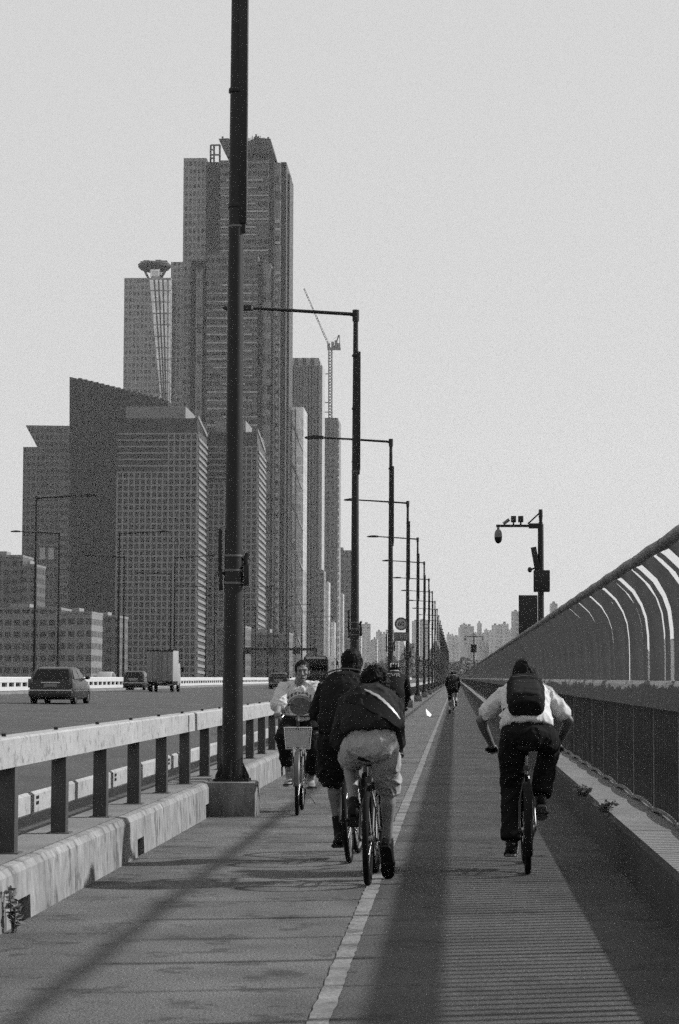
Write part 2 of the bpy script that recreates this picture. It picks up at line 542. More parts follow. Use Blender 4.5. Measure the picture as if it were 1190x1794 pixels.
# ledge beam with peeling paint
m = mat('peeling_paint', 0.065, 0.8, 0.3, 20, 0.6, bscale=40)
t = m.node_tree
bs = t.nodes['Principled BSDF']
old = bs.inputs['Base Color'].links[0].from_socket
tc = t.nodes.new('ShaderNodeTexCoord'); sx = t.nodes.new('ShaderNodeSeparateXYZ')
t.links.new(tc.outputs['Object'], sx.inputs[0])
mp = t.nodes.new('ShaderNodeMapping'); mp.inputs['Scale'].default_value = (1, 0.22, 1.6)
t.links.new(tc.outputs['Object'], mp.inputs[0])
n1 = t.nodes.new('ShaderNodeTexNoise'); n1.inputs['Scale'].default_value = 5.0; n1.inputs['Detail'].default_value = 9; n1.inputs['Roughness'].default_value = .7
t.links.new(mp.outputs[0], n1.inputs['Vector'])
r1 = t.nodes.new('ShaderNodeMapRange'); r1.inputs['From Min'].default_value = Z(1.30); r1.inputs['From Max'].default_value = Z(1.46); r1.inputs['To Min'].default_value = -.34; r1.inputs['To Max'].default_value = .06
t.links.new(sx.outputs[2], r1.inputs['Value'])
ad = t.nodes.new('ShaderNodeMath'); ad.operation = 'ADD'
t.links.new(n1.outputs['Fac'], ad.inputs[0]); t.links.new(r1.outputs[0], ad.inputs[1])
r2 = t.nodes.new('ShaderNodeMapRange'); r2.inputs['From Min'].default_value = .49; r2.inputs['From Max'].default_value = .53
t.links.new(ad.outputs[0], r2.inputs['Value'])
mx = t.nodes.new('ShaderNodeMix'); mx.data_type = 'RGBA'
t.links.new(r2.outputs[0], mx.inputs['Factor']); t.links.new(old, mx.inputs['A']); mx.inputs['B'].default_value = (.38, .38, .38, 1)
t.links.new(mx.outputs['Result'], bs.inputs['Base Color'])
M['peel'] = m
lb = MB()
for k in range(0, 60):
    a = -3 + 6.6 * k
    lb.prism([(-.055, Z(1.262)), (-.06, Z(1.45)), (-.045, Z(1.482)), (.016, Z(1.482)), (.016, Z(1.262))], a + .012, a + 6.6, 'y')
lb.prism([(-.055, Z(1.262)), (-.06, Z(1.45)), (-.045, Z(1.482)), (.016, Z(1.482)), (.016, Z(1.262))], -3 + 6.6 * 60, 1150, 'y')
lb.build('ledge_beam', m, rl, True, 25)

# ---------------------------------------------------------------- street lamps
def lamp_post(name, label, H, arm, side, group, plinth=True, box=True, cat='street lamp', loc=(0, 0, 0), base_z=0.0):
    t = thing(name, label, cat, loc, 0, group)
    n = 20
    zb = 0.37 if plinth else 0.0
    MB().tube([(0, 0, zb + .03), (0, 0, 3.2), (0, 0, 6.5), (0, 0, H)], [.118, .099, .084, .058], n).build('pole', M['dark_steel'], t)
    if plinth:
        MB().box(-.28, .28, -.28, .28, -0.02, zb).build('plinth', M['concrete_dark'], t, True, 30, bevel=.02)
        fl = MB().box(-.19, .19, -.19, .19, zb, zb + .03)
        for a in range(4):
            R = Matrix.Rotation(a * PI / 2, 3, 'Z')
            o = len(fl.v)
            fl.prism([(.10, zb + .03), (.185, zb + .03), (.185, zb + .06), (.11, zb + .22)], -.01, .01, 'y')
            for i in range(o, len(fl.v)): fl.v[i] = R @ fl.v[i]
            for sx_ in (-1, 1):
                o = len(fl.v)
                fl.tube([(.15, .1 * sx_, zb), (.15, .1 * sx_, zb + .08)], .016, 8)
                for i in range(o, len(fl.v)): fl.v[i] = R @ fl.v[i]
        fl.build('base_flange', M['dark_steel'], t, False)
    a = MB().tube([(0, 0, H - .1), (side * .14, 0, H - .07), (side * arm * .5, 0, H + .03), (side * (arm - .6), 0, H + .09)], [.05, .045, .04, .034], 10)
    a.tube([(0, 0, H - .25), (0, 0, H + .03)], .082, n)
    ao = a.build('arm', M['dark_steel'], t)
    hd = MB()
    for i, (u, hw, hh) in enumerate([]): pass
    rings = []
    for u, hw, z0, z1 in ((.75, .03, .05, .12), (.70, .09, .03, .15), (.35, .13, .03, .17), (.08, .10, .04, .13), (0, .03, .06, .11)):
        x = side * (arm - u)
        rings.append([(x, -hw, H + z0 + .01), (x, -hw * .8, H + z1), (x, hw * .8, H + z1), (x, hw, H + z0 + .01), (x, hw * .6, H + z0), (x, -hw * .6, H + z0)])
    hd.loft(rings)
    ho = hd.build('lamp_head', M['dark_steel'], t, True, 40)
    if box:
        b_ = MB()
        b_.box(.02, .122, -.075, .055, 6.52, 9.42)
        for z in (6.7, 8.0, 9.3): b_.tube([(0, 0, z), (0, 0, z + .05)], .092, 16)
        b_.box(.05, .11, -.05, .03, 6.42, 6.54)
        b_.build('side_channel', M['dark_steel'], t, True, 30, bevel=.006)
        for z in (2.52, 2.66, 2.82, 6.48): MB().tube([(0, 0, z), (0, 0, z + .022)], .108 if z < 4 else .09, 16).build('clamp_band', M['mid_steel'], t)
        c = MB().box(.115, .175, -.06, .06, 2.50, 2.73)
        c.tube([(.14, 0, 2.7), (.13, 0, 2.8), (.16, 0, 2.86)], .03, 8)
        c.build('control_box', M['dark_steel'], t, True, 30, bevel=.008)
        k = MB().box(-.17, -.13, -.02, .02, 2.60, 3.13)
        k.box(-.15, -.10, -.012, .012, 2.62, 2.66)
        k.box(-.16, -.12, -.03, .03, 2.45, 2.66)
        k.build('banner_bracket', M['dark_steel'], t, True, 30, bevel=.005)
    return t
M['concrete_dark'] = mat('plinth_concrete', 0.13, 0.9, 0.4, 14, 0.5, bscale=50, stretch=(1, 1, .4), blotch=.3, blscale=3)
GL = 'street lamps along the kerb'
def lamp_label(k):
    return {0: 'nearest dark lamp post, rising out of the picture above its concrete plinth', 1: 'second dark lamp post along the kerb, its arm reaching behind the nearest post'}.get(k, ORD[k] + ' dark lamp post in the row along the kerb, counted from the nearest')
lp = lamp_post('street_lamp', lamp_label(0), 10.42, 3.25, -1, GL)
lp.location = (-2.44, 24.98, 0)
kids = tree_of(lp)
for k in range(1, 26):
    c = copy_tree(lp, kids)
    c.location = (-2.44, 24.98 + 30.2 * k, 0)
    c['label'] = lamp_label(k)
GR = 'street lamps on the far side of the road'
lr = lamp_post('street_lamp', 'x', 11.95, 3.75, 1, GR, False, False)
kids_r = tree_of(lr)
for k in range(9):
    c = lr if k == 0 else copy_tree(lr, kids_r)
    c.location = (-25.6, 138 + 34.6 * k, 0.5)
    c['label'] = ORD[k] + ' slim lamp post beyond the road with its arm reaching right, from the left'
GM = 'street lamps of the opposite carriageway'
l2 = lamp_post('street_lamp', 'x', 11.95, 3.75, -1, GM, False, False)
kids_m = tree_of(l2)
for k in range(9):
    c = l2 if k == 0 else copy_tree(l2, kids_m)
    c.location = (-30.2, 172.5 + 34.3 * k, 0.5)
    c['label'] = ORD[k] + ' slim lamp post beyond the road with its arm reaching left, from the left'

# ---------------------------------------------------------------- far barrier
fb = thing('barrier', 'white slotted traffic barrier along the far side of the road', 'barrier', (-24.9, 60, 0.5))
MB().prism([(.09, .66), (.09, .93), (.06, .97), (-.06, .97), (-.06, .66)], -20, 640, 'y').build('top_rail', M['barrier_white'] if 'barrier_white' in M else M.setdefault('barrier_white', mat('barrier_white', .42, .6, .12, 3)), fb, True, 25)
MB().prism([(.10, .20), (.10, .42), (-.06, .42), (-.06, .20)], -20, 640, 'y').build('bottom_rail', M['barrier_white'], fb, True, 25)
pp = MB().box(-.03, .07, -.25, .25, .421, .659).build('post', M['barrier_white'], fb, False)
for k in range(1, 100): dup_part(pp, 0, 2.0 * k + 20)
pp.location = (0, 20, 0)
rest = MB()
for k in range(100, 310):
    rest.box(-.03, .07, 2.0 * k + 20 - .25, 2.0 * k + 20 + .25, .421, .659)
kind(rest.build('far_posts', M['barrier_white'], fb, False), 'stuff')
MB().prism([(.35, -.2), (.32, .17), (-.3, .17), (-.3, -.2)], -40, 640, 'y').build('barrier_footing', M['concrete_top'], fb, False)
MB().box(-.6, -.5, -20, 640, .2, .66).build('back_panel', M['dark_steel'], fb, False)
# ---------------------------------------------------------------- skyline
def tower(name, label, px0, px1, py0, Y, cat='tower', group=None):
    """root at the ground under the middle of the front face; returns root and a mapper pixel -> local"""
    a, b_ = at(px0, 1187, Y), at(px1, 1187, Y)
    t = thing(name, label, cat, ((a.x + b_.x) / 2, Y, -6), 0, group)
    def L(px, py, dy=0.0):
        p = at(px, py, Y + dy)
        return (p.x - t.location.x, dy, p.z + 6)
    return t, L

def block(t, L, name, m, px0, px1, py, dy=0.0, depth=40.0, base=0.0, bottom=None, bevel=0):
    x0, _, z1 = L(px0, py, dy)
    x1, _, _ = L(px1, py, dy)
    z0 = base if bottom is None else L(px0, bottom, dy)[2]
    return MB().box(x0, x1, dy, dy + depth, z0, z1).build(name, m, t, False)

G = {}
G['tall_front'] = facade('tall_tower_front', .11, .035, 3.2, 4.4, .86, .62, vary=.8)
G['tall_side'] = facade('tall_tower_side', .22, .085, 2.4, 4.4, .6, .6, vary=.7)
G['tall_dark'] = facade('tall_tower_dark', .018, .006, 2.2, 4.4, .7, .75, vary=.8)
G['tall_strip'] = facade('tall_tower_strip', .17, .09, 3, 8.8, .8, .6, vary=.8)
G['pale'] = facade('pale_tower', .30, .15, 2.4, 3.9, .6, .6, vary=.6)
G['panel'] = facade('pale_panel', .70, .55, 4.5, 9, .9, .9, rough=.3, vary=.2, metal=.75)
G['slope'] = facade('dark_glass', .026, .010, 3.6, 3.8, .75, .7, rough=.35, vary=.9)
G['gridglass'] = facade('grid_tower_glass', .03, .016, 2.6, 3.8, .8, .7, vary=.95)
G['left'] = facade('left_tower', .12, .04, 2.6, 3.8, .7, .62, vary=.8)
G['thin'] = facade('thin_tower', .30, .08, 5.2, 300, .5, 1.0)
G['thin2'] = facade('thin_tower_dark', .15, .06, 3, 3.6, .6, .6)
G['low'] = facade('low_block', .17, .04, 3.2, 4.3, .74, .5)
G['low2'] = facade('low_block_dark', .11, .04, 3.6, 4.0, .6, .6)
G['apt'] = facade('apartment', .46, .3, 6, 3.2, .6, .55)  # walls and glass paled, putting distance haze into the colour
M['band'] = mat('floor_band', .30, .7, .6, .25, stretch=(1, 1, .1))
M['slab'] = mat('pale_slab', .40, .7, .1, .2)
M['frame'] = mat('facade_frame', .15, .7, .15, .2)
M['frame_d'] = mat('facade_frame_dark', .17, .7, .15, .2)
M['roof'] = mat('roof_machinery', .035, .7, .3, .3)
M['painted_sun'] = mat('pale_sunlit_strip', .28, .5, .1, .1)  # paler colour stands in for sunlight on the towers' right edges

# --- the tallest tower
t, L = tower('skyscraper', 'tallest dark skyscraper with stepped glass fronts and a flared helipad crown', 322, 508, 277, 1280)
block(t, L, 'side_wing', G['tall_side'], 322, 362, 277, 22, 40)
block(t, L, 'recess', G['tall_dark'], 362, 386, 284, 18, 44)
block(t, L, 'main_front', G['tall_front'], 386, 471, 281, 10, 50)
block(t, L, 'corner_strip', G['tall_dark'], 471, 480, 282, 12, 48)
block(t, L, 'glass_strip', G['tall_strip'], 480, 492, 285, 14, 46)
block(t, L, 'rear_wing', G['tall_dark'], 492, 502, 284, 18, 44)
block(t, L, 'rear_wing_edge', G['tall_dark'], 502, 508, 305, 30, 30)
block(t, L, 'recess', G['tall_dark'], 335, 362, 457, 2, 20)
block(t, L, 'lower_front', G['tall_front'], 362, 452, 445, -3, 14)
block(t, L, 'corner_strip', G['tall_dark'], 452, 461, 458, -2, 13)
block(t, L, 'glass_strip', G['tall_strip'], 461, 475, 462, -1, 12)
block(t, L, 'corner_strip', G['tall_dark'], 475, 480, 470, 0, 11)
block(t, L, 'glass_strip', G['tall_strip'], 344, 356, 470, 0, 3)
rr = random.Random(5)
def bands(mb, L, px0, px1, pys, dy, h=.9, d=.5, broken=True):
    for py in pys:
        x0, _, z = L(px0, py, dy); x1 = L(px1, py, dy)[0]
        a = rr.choice([0, 0, .12, .3]); b_ = rr.choice([0, 0, .1, .25])
        MB().box(x0 + (x1 - x0) * a, x1 - (x1 - x0) * b_, dy - d, dy - .02, z - h / 2 * rr.choice([.7, 1, 1]), z + h / 2).build('floor_band', mb, t, False)
bands(M['band'], L, 387, 470, [316 + 13.7 * k for k in range(10) if k not in (8,)], 10)
bands(M['band'], L, 363, 451, [500 + 14.4 * k for k in range(40)], -3)
dots = MB()  # bright dots of lit windows and edges, put in as pale colour
for k in range(46):
    x, _, z = L(484.5, 478 + 14.4 * k, 14)
    dots.box(x - .55, x + .55, 13.3, 13.98, z - 1.2, z + 1.0)
for py in (388, 402, 425, 478, 490, 600, 612):
    for px in (484, 488): 
        x, _, z = L(px, py, 14); dots.box(x - .6, x + .6, 13.5, 13.98, z - .8, z + .8)
dots.build('pale_lit_dots', M['slab'], t, False)
block(t, L, 'roof_plant', M['roof'], 402, 470, 268, 20, 24, bottom=283)
cr = MB()
x0, _, z0 = L(398, 268, 20); x1 = L(468, 268, 20)[0]; xa, _, za = L(383, 243, 20); xb = L(479, 243, 20)[0]
for poly in ([(383, 243), (399, 242), (432, 254), (432, 269), (396, 269)], [(431, 250), (448, 241), (474, 243), (480.5, 268), (431, 269)]):
    pp_ = [L(a, b, 16) for a, b in poly]
    cr.prism([(q[0], q[2]) for q in pp_], 16, 46, 'y')
cr.build('helipad_crown', M['roof'], t, False)
ms = MB()
for px, top in ((449, 235), (446, 240), (452, 239), (470, 240), (390, 239)):
    x, _, z = L(px, top, 24); ms.box(x - .5, x + .5, 24, 25, L(px, 250, 24)[2], z)
for k in range(14):
    x, _, z = L(432 + k * 2.3, 243, 20)
    ms.box(x, x + .35, 22, 22.4, z - 3 - 1.5 * abs(math.sin(k)), z + rr.uniform(0, 2.5))
ms.build('roof_antenna', M['roof'], t, False)
mt = MB()
for px in (369, 375, 385):
    x = L(px, 280, 24)[0]; mt.box(x - .5, x + .5, 24, 25, L(px, 284, 24)[2], L(px, 254, 24)[2])
for py in (254, 262, 271, 277):
    x0, _, z = L(369, py, 24); x1 = L(386 if py in (254, 271) else 376, py, 24)[0]; mt.box(x0, x1, 24.1, 24.9, z - .4, z + .4)
mt.build('lattice_mast', M['roof'], t, False)

# --- pale faceted tower with the round helipad
t, L = tower('glass_tower', 'pale grey tower with a bright tapering glass panel under a round helipad disc', 218, 335, 487, 1340)
block(t, L, 'front', G['pale'], 218, 300, 487, 0, 40)
block(t, L, 'side_wing', G['pale'], 300, 335, 459, 8, 36)
pn = MB()
a = [L(262, 489, -1), L(300, 489, -1), L(296, 730, -1), L(284, 730, -1)]
pn.add(a + [(x, -.02, z) for x, _, z in a], [(0, 1, 2, 3), (0, 4, 5, 1), (1, 5, 6, 2), (2, 6, 7, 3), (3, 7, 4, 0)])
po = pn.build('tapering_panel', G['panel'], t, False)
li = MB()
for f in (.22, .42, .62, .85):
    p, q = V(a[0]).lerp(V(a[1]), f), V(a[3]).lerp(V(a[2]), f)
    li.tube([p + V((0, -.3, 0)), q + V((0, -.3, 0))], .45, 4)
for k in range(12):
    f = k / 12
    p, q = V(a[0]).lerp(V(a[3]), f), V(a[1]).lerp(V(a[2]), f)
    li.tube([p + V((0, -.3, 0)), q + V((0, -.3, 0))], .22, 4)
li.build('mullions', M['frame_d'], t, False)
c = V(L(271, 468, 18))
dk = MB()
def disc(mb, c, prof, n=28):
    mb.loft([[c + V((r * math.cos(q), r * math.sin(q), z)) for q in [2 * PI * i / n for i in range(n)]] for r, z in prof])
k_ = 1340 / 4000
disc(dk, c, [(16 * k_, -8 * k_), (25 * k_, -5 * k_), (29.5 * k_, 0), (30 * k_, 4 * k_), (26 * k_, 7 * k_), (5 * k_, 8 * k_)])
dk.build('helipad', M['roof'], t, True, 30)
for dx in (-20, -7, 8, 22): MB().tube([c + V((dx * k_ * .9, 0, -2)), c + V((dx * k_ * .55, 0, -20 * k_))], .8, 6).build('helipad_strut', M['frame_d'], t, False)
MB().box(c.x - 5 * k_, c.x + 12 * k_, c.y - 6, c.y + 6, c.z - 20 * k_, c.z - 6 * k_).build('rooftop_core', G['panel'], t, False)
rr = random.Random(21)
for k in range(9):
    x = c.x + (-22 + 5.4 * k) * k_
    MB().box(x - 2.0 * k_, x + 2.6 * k_, c.y - 4, c.y + 3, c.z + 5 * k_, c.z + (8 + rr.uniform(0, 4)) * k_).build('roof_unit', M['roof'], t, False)

# --- dark slope-topped slab
t, L = tower('office_slab', 'very dark glass slab building with a roofline sloping down to the right', 122, 296, 660, 1150)
pl = [L(122, 660), L(295, 702), L(296, 1187), L(122, 1187)]
MB().prism([(x, z) for x, _, z in pl[:2]] + [(pl[2][0], 0), (pl[3][0], 0)], 0, 45, 'y').build('glass_front', G['slope'], t, False)
rf = MB()
for k in range(16):
    p = V(L(140 + k * 9.6, 660 + (140 + k * 9.6 - 122) * .243, 3))
    rf.box(p.x - 1.0, p.x + 1.0, 3, 8, p.z - 2, p.z + .6)
rf.build('roof_edge', M['roof'], t, False)

# --- grid towers with sunlit slab ends
def grid_tower(label, px0, px1, px2, py, Y, depth, floors, cols, crown=True):
    t, L = tower('grid_tower', label, px0, px1, py, Y, group='office towers with sunlit slab ends')
    x0, _, zt = L(px0, py); x1 = L(px1, py)[0]
    zb = L(px0, 1190)[2]
    MB().box(x0, x1, 0, depth, 0, zt).build('glass_body', G['gridglass'], t, False)
    fr = MB()
    top = zt - (zt - zb) * .06
    dz = (top - zb) / floors
    for k in range(floors + 1):
        fr.box(x0, x1, -.5, -.02, zb + dz * k - .38, zb + dz * k + .38)
    for k in range(cols + 1):
        x = x0 + (x1 - x0) * k / cols
        hi = top - (dz * 6 if k < cols * .6 else 0)
        fr.box(x - .38, x + .38, -.62, -.03, zb - 20, hi)
    fr.build('facade_grid', M['frame_d'], t, False)
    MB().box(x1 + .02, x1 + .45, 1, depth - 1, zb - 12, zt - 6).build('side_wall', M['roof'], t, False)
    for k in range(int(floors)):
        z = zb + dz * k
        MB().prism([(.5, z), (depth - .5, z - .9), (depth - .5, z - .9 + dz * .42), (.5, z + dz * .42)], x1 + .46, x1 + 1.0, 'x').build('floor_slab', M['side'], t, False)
    if crown:
        MB().box(x0 + 3, x1 - 6, 4, depth - 4, zt, zt + 6).build('roof_plant', M['frame'], t, False)
        MB().prism([(0, zt), (0, zt + 1.5), (depth, zt - 4), (depth, zt - 6)], x1 - .8, x1 + .5, 'x').build('parapet', M['frame'], t, False)
    return t
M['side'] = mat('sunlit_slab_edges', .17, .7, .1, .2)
grid_tower('dark gridded office tower whose right end shows a column of sunlit floor slabs', 207, 346, 362, 733, 1050, 46, 38, 14)
grid_tower('second gridded office tower with sunlit slab ends, half hidden behind the nearest lamp post', 366, 451, 467, 757, 1090, 42, 38, 9)

# --- left tower with the leaning roof plate
t, L = tower('office_tower', 'grey office tower with a wedge-shaped overhanging roof plate at the left', 41, 128, 780, 1230)
block(t, L, 'front', G['left'], 41, 128, 783, 0, 40)
p = [L(45, 745, 4), L(128, 746, 4), L(128, 784, 4), L(66, 784, 4)]
MB().prism([(q[0], q[2]) for q in p], 4, 34, 'y').build('roof_plate', G['left'], t, False)
lv = MB()
for k in range(22):
    x0, _, z = L(106, 850 + k * 14.5, 0); x1 = L(119, 850 + k * 14.5, 0)[0]
    lv.box(x0, x1, -.5, -.02, z - .8, z + .8)
lv.build('louvre', M['frame'], t, False)
wn = MB()  # two plain pale boxes on the front
for px in (75, 90):
    x, _, z = L(px, 970, 0); wn.box(x - 1.5, x + 1.5, -.6, -.02, z - 3.2, z + 3.2)
wn.build('pale_window', M['slab'], t, False)

# --- thin towers to the right
t, L = tower('ribbed_tower', 'pale slender tower with vertical ribs and a crown, right of the tallest skyscraper', 510, 565, 625, 1450)
block(t, L, 'core', G['thin'], 510, 561, 640, 0, 35)
rb_ = MB()
for k in range(10):
    x, _, z = L(512 + 5.3 * k, 640 if k % 3 else 633, 0)
    rb_.box(x - .5, x + .5, -1.2, -.02, 0, z)
rb_.build('rib', M['frame'], t, False)
block(t, L, 'crown', G['thin'], 511, 559, 627, 4, 28, bottom=642)
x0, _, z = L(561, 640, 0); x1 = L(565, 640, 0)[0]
MB().box(x0 + .02, x1, .4, 30, 0, z).build('bright_edge', M['painted_sun'], t, False)
t, L = tower('braced_tower', 'light glass tower with diagonal bracing lines beside the tallest skyscraper', 503, 532, 713, 1330)
block(t, L, 'glass_front', G['panel2'] if 'panel2' in G else G.setdefault('panel2', facade('braced_panel', .65, .5, 3, 5.5, .9, .85, rough=.3, vary=.25, metal=.75)), 503, 532, 713, 0, 35)
br = MB()
for k in range(6):
    p, q = V(L(504, 722 + k * 70, -.5)), V(L(531, 722 + k * 70 + 68, -.5))
    br.tube([p, q], .45, 4)
for px in (511, 518): 
    p, q = V(L(px, 715, -.5)), V(L(px, 1187, -.5)); br.tube([p, q], .4, 4)
br.build('bracing', M['frame_d'], t, False)
t, L = tower('slab_tower', 'plain dark slab tower with a sunlit right edge under the crane', 566, 593, 730, 1520)
block(t, L, 'front', G['thin2'], 566, 589, 732, 0, 40)
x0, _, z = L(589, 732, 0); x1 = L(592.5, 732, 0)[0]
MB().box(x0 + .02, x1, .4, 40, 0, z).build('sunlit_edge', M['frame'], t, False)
ed = MB()  # pale steps carrying the sunlit look in their colour
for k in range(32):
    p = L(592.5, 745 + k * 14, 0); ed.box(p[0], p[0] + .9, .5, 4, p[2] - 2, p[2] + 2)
ed.build('sunlit_edge_step', M['painted_sun'], t, False)
t, L = tower('slab_tower', 'short grey slab tower behind the second lamp post', 594, 616, 962, 1650)
block(t, L, 'front', G['thin2'], 594, 616, 964, 0, 40)
block(t, L, 'roof_plant', M['roof'], 597, 601, 959, 5, 12, bottom=965)
for (a_, b_, top, Y, lab) in ((553, 568, 1000, 1380, 'pale narrow block below the ribbed tower'), (570, 576, 1020, 1400, 'bright narrow shaft at the foot of the slab tower'), (580, 586, 1090, 1420, 'low bright shaft right of the narrow pale block'), (596, 601, 1040, 1600, 'bright narrow shaft in front of the short slab tower')):
    t, L = tower('narrow_block', lab, a_, b_, top, Y, 'building')
    block(t, L, 'wall', G['panel2'] if b_ - a_ < 10 else G['thin2'], a_, b_, top, 0, 20)
    block(t, L, 'roof_plant', M['frame'], a_ + 1, b_ - 1.5, top - 2, 3, 8, bottom=top)

# --- tower crane
t, L = tower('tower_crane', 'lattice tower crane with a raised thin jib standing on the slab tower', 575, 583, 600, 1520, 'crane')
ma_ = MB()
def lattice(mb, p, q, w_, n, r):
    p, q = V(p), V(q)
    d = (q - p).normalized(); s1 = d.cross(V((0, 1, 0))).normalized() * w_; s2 = V((0, w_, 0))
    cs = [s1 + s2, s1 - s2, -s1 - s2, -s1 + s2]
    for c_ in cs: mb.tube([p + c_, q + c_], r, 4)
    for i in range(n):
        u, v_ = p.lerp(q, i / n), p.lerp(q, (i + 1) / n)
        for j in range(4): mb.tube([u + cs[j], v_ + cs[(j + 1) % 4]], r * .7, 4)
lattice(ma_, L(579, 745, 10), L(579, 610, 10), 1.1, 26, .34)
ma_.build('mast', M['mid_steel'], t, False)
cb = MB()
x0, _, z0 = L(574, 613, 10); x1, _, z1 = L(597, 606, 10)
cb.box(x0, x1, 8, 12, z0, z0 + 1.4)
for px, h in ((576, 3), (583, 4), (589, 5), (594, 3)):
    x = L(px, 612, 10)[0]; cb.box(x - .9, x + .9, 8.5, 11.5, z0 + 1.4, z0 + 1.4 + h)
cb.tube([L(585, 612, 10), L(594, 587, 10)], .5, 4); cb.tube([L(596, 611, 10), L(595, 587, 10)], .3, 4)
cb.build('machinery_deck', M['frame_d'], t, False)
jb = MB()
lattice(jb, L(577, 606, 10), L(533, 505, 10), .5, 22, .16)
jb.build('jib', M['mid_steel'], t, False)
MB().tube([L(594, 587, 10), L(577, 600, 10), L(548, 540, 10)], .1, 4).build('cable', M['frame_d'], t, False)
tie = MB()
for py in (655, 705, 722): 
    p, q = L(566, py, 8), L(579, py, 8); tie.tube([p, q], .35, 4)
tie.build('tie_beam', M['frame_d'], t, False)

# --- low blocks at the left
for (nm, lab, a_, b_, top, Y, g_) in (
    ('apartment_block', 'dark apartment block at the left edge beyond the road', -30, 40, 976, 1000, 'low2'),
    ('apartment_block', 'narrow dark block between the left edge block and the roof-plate tower', 40, 62, 992, 980, 'low2'),
    ('office_block', 'low pale block with rows of windows at the left edge behind the barrier', -30, 107, 1068, 820, 'low'),
    ('office_block', 'low grey block with window rows right of the pale low block', 107, 161, 1075, 800, 'low'),
    ('office_block', 'dark low block in front of the dark slope-topped slab', 161, 208, 1082, 860, 'low2'),
    ('office_block', 'low dark block between the two gridded towers', 362, 430, 1100, 900, 'low2'),
    ('office_block', 'low block with a pale band below the tallest skyscraper', 425, 506, 1112, 950, 'low2')):
    t, L = tower(nm, lab, a_, b_, top, Y, 'building')
    block(t, L, 'wall', G[g_], a_, b_, top, 0, 25)
    block(t, L, 'roof_parapet', M['frame'], a_ - .3, b_ + .3, top - 4, -.4, 26, bottom=top)
    block(t, L, 'roof_plant', M['frame_d'], a_ + (b_ - a_) * .35, a_ + (b_ - a_) * .6, top - 10, 8, 10, bottom=top - 4)

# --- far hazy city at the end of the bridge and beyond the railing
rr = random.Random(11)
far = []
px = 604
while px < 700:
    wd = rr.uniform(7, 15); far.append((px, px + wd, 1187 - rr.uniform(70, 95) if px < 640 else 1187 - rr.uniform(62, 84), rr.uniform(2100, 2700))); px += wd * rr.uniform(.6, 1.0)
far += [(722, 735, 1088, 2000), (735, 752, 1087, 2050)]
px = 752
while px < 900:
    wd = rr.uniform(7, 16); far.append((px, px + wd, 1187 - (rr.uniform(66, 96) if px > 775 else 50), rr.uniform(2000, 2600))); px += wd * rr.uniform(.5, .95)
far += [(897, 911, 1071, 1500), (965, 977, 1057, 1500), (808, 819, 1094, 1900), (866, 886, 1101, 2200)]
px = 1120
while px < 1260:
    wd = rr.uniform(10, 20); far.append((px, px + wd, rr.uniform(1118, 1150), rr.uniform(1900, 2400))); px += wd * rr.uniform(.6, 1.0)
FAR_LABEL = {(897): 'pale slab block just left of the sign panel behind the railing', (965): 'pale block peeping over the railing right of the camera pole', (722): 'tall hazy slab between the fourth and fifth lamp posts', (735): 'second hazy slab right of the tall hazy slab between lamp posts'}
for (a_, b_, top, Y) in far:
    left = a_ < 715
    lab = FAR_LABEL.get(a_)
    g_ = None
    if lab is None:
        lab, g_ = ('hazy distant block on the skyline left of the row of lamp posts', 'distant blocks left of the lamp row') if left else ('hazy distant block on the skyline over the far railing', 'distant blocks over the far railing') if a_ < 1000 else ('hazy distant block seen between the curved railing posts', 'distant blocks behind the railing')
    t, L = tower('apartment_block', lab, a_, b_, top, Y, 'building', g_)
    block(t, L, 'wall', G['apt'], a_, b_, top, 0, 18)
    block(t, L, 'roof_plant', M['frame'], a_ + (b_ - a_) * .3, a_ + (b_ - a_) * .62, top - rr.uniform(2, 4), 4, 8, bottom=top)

# --- woods on the far bank at the end of the bridge: one mass
lf = MB()
rr = random.Random(2)
for k in range(20000):
    px = rr.uniform(640, 900)
    Y = rr.uniform(1250, 1700)
    hpx = 26 + 14 * noise.noise(V((px * .03, 1, 2))) + 7 * noise.noise(V((px * .13, 5, 2)))
    if 686 < px < 724: hpx = max(hpx, (px - 686) * 2.0 if px < 716 else 58)
    if 752 < px < 780: hpx = max(hpx, 62 - abs(px - 762) * 2.2)
    z = at(px, 1187 - hpx * rr.random() ** .6, Y)
    s_ = rr.uniform(.5, 1.5)
    a_ = V((rr.gauss(0, 1), rr.gauss(0, 1), rr.gauss(0, 1))).normalized() * s_
    b_ = a_.cross(V((rr.gauss(0, 1), rr.gauss(0, 1), rr.gauss(0, 1)))).normalized() * s_
    o = len(lf.v)
    lf.v += [z + a_, z + b_, z - a_, z - b_]; lf.f.append((o, o + 1, o + 2, o + 3))
M['leaf'] = mat('far_foliage', .055, .8, .5, .1)
kind(lf.build('far_woods', M['leaf'], None, False, fixn=False), 'stuff')

# --- gantry over the opposite carriageway
t = thing('sign_gantry', 'dark horizontal gantry beam over the opposite carriageway left of the oncoming cyclist', 'gantry', (-33, 420, .5))
a_, b_ = at(425, 1137, 420), at(556, 1137, 420)
gb = MB().box(a_.x + 33, b_.x + 33, -.3, .3, a_.z - .75, a_.z - .3)
gb.build('beam', M['dark_steel'], t, False)
for x in (a_.x + 33.2, b_.x + 32.8): MB().tube([(x, 0, 0), (x, 0, a_.z - .76)], .22, 10).build('column', M['dark_steel'], t)
for k in range(3):
    MB().box(-6 + 4.5 * k, -4.6 + 4.5 * k, -.42, -.31, a_.z - 1.4, a_.z - .2).build('signal_panel', M['dark_steel'], t, False)

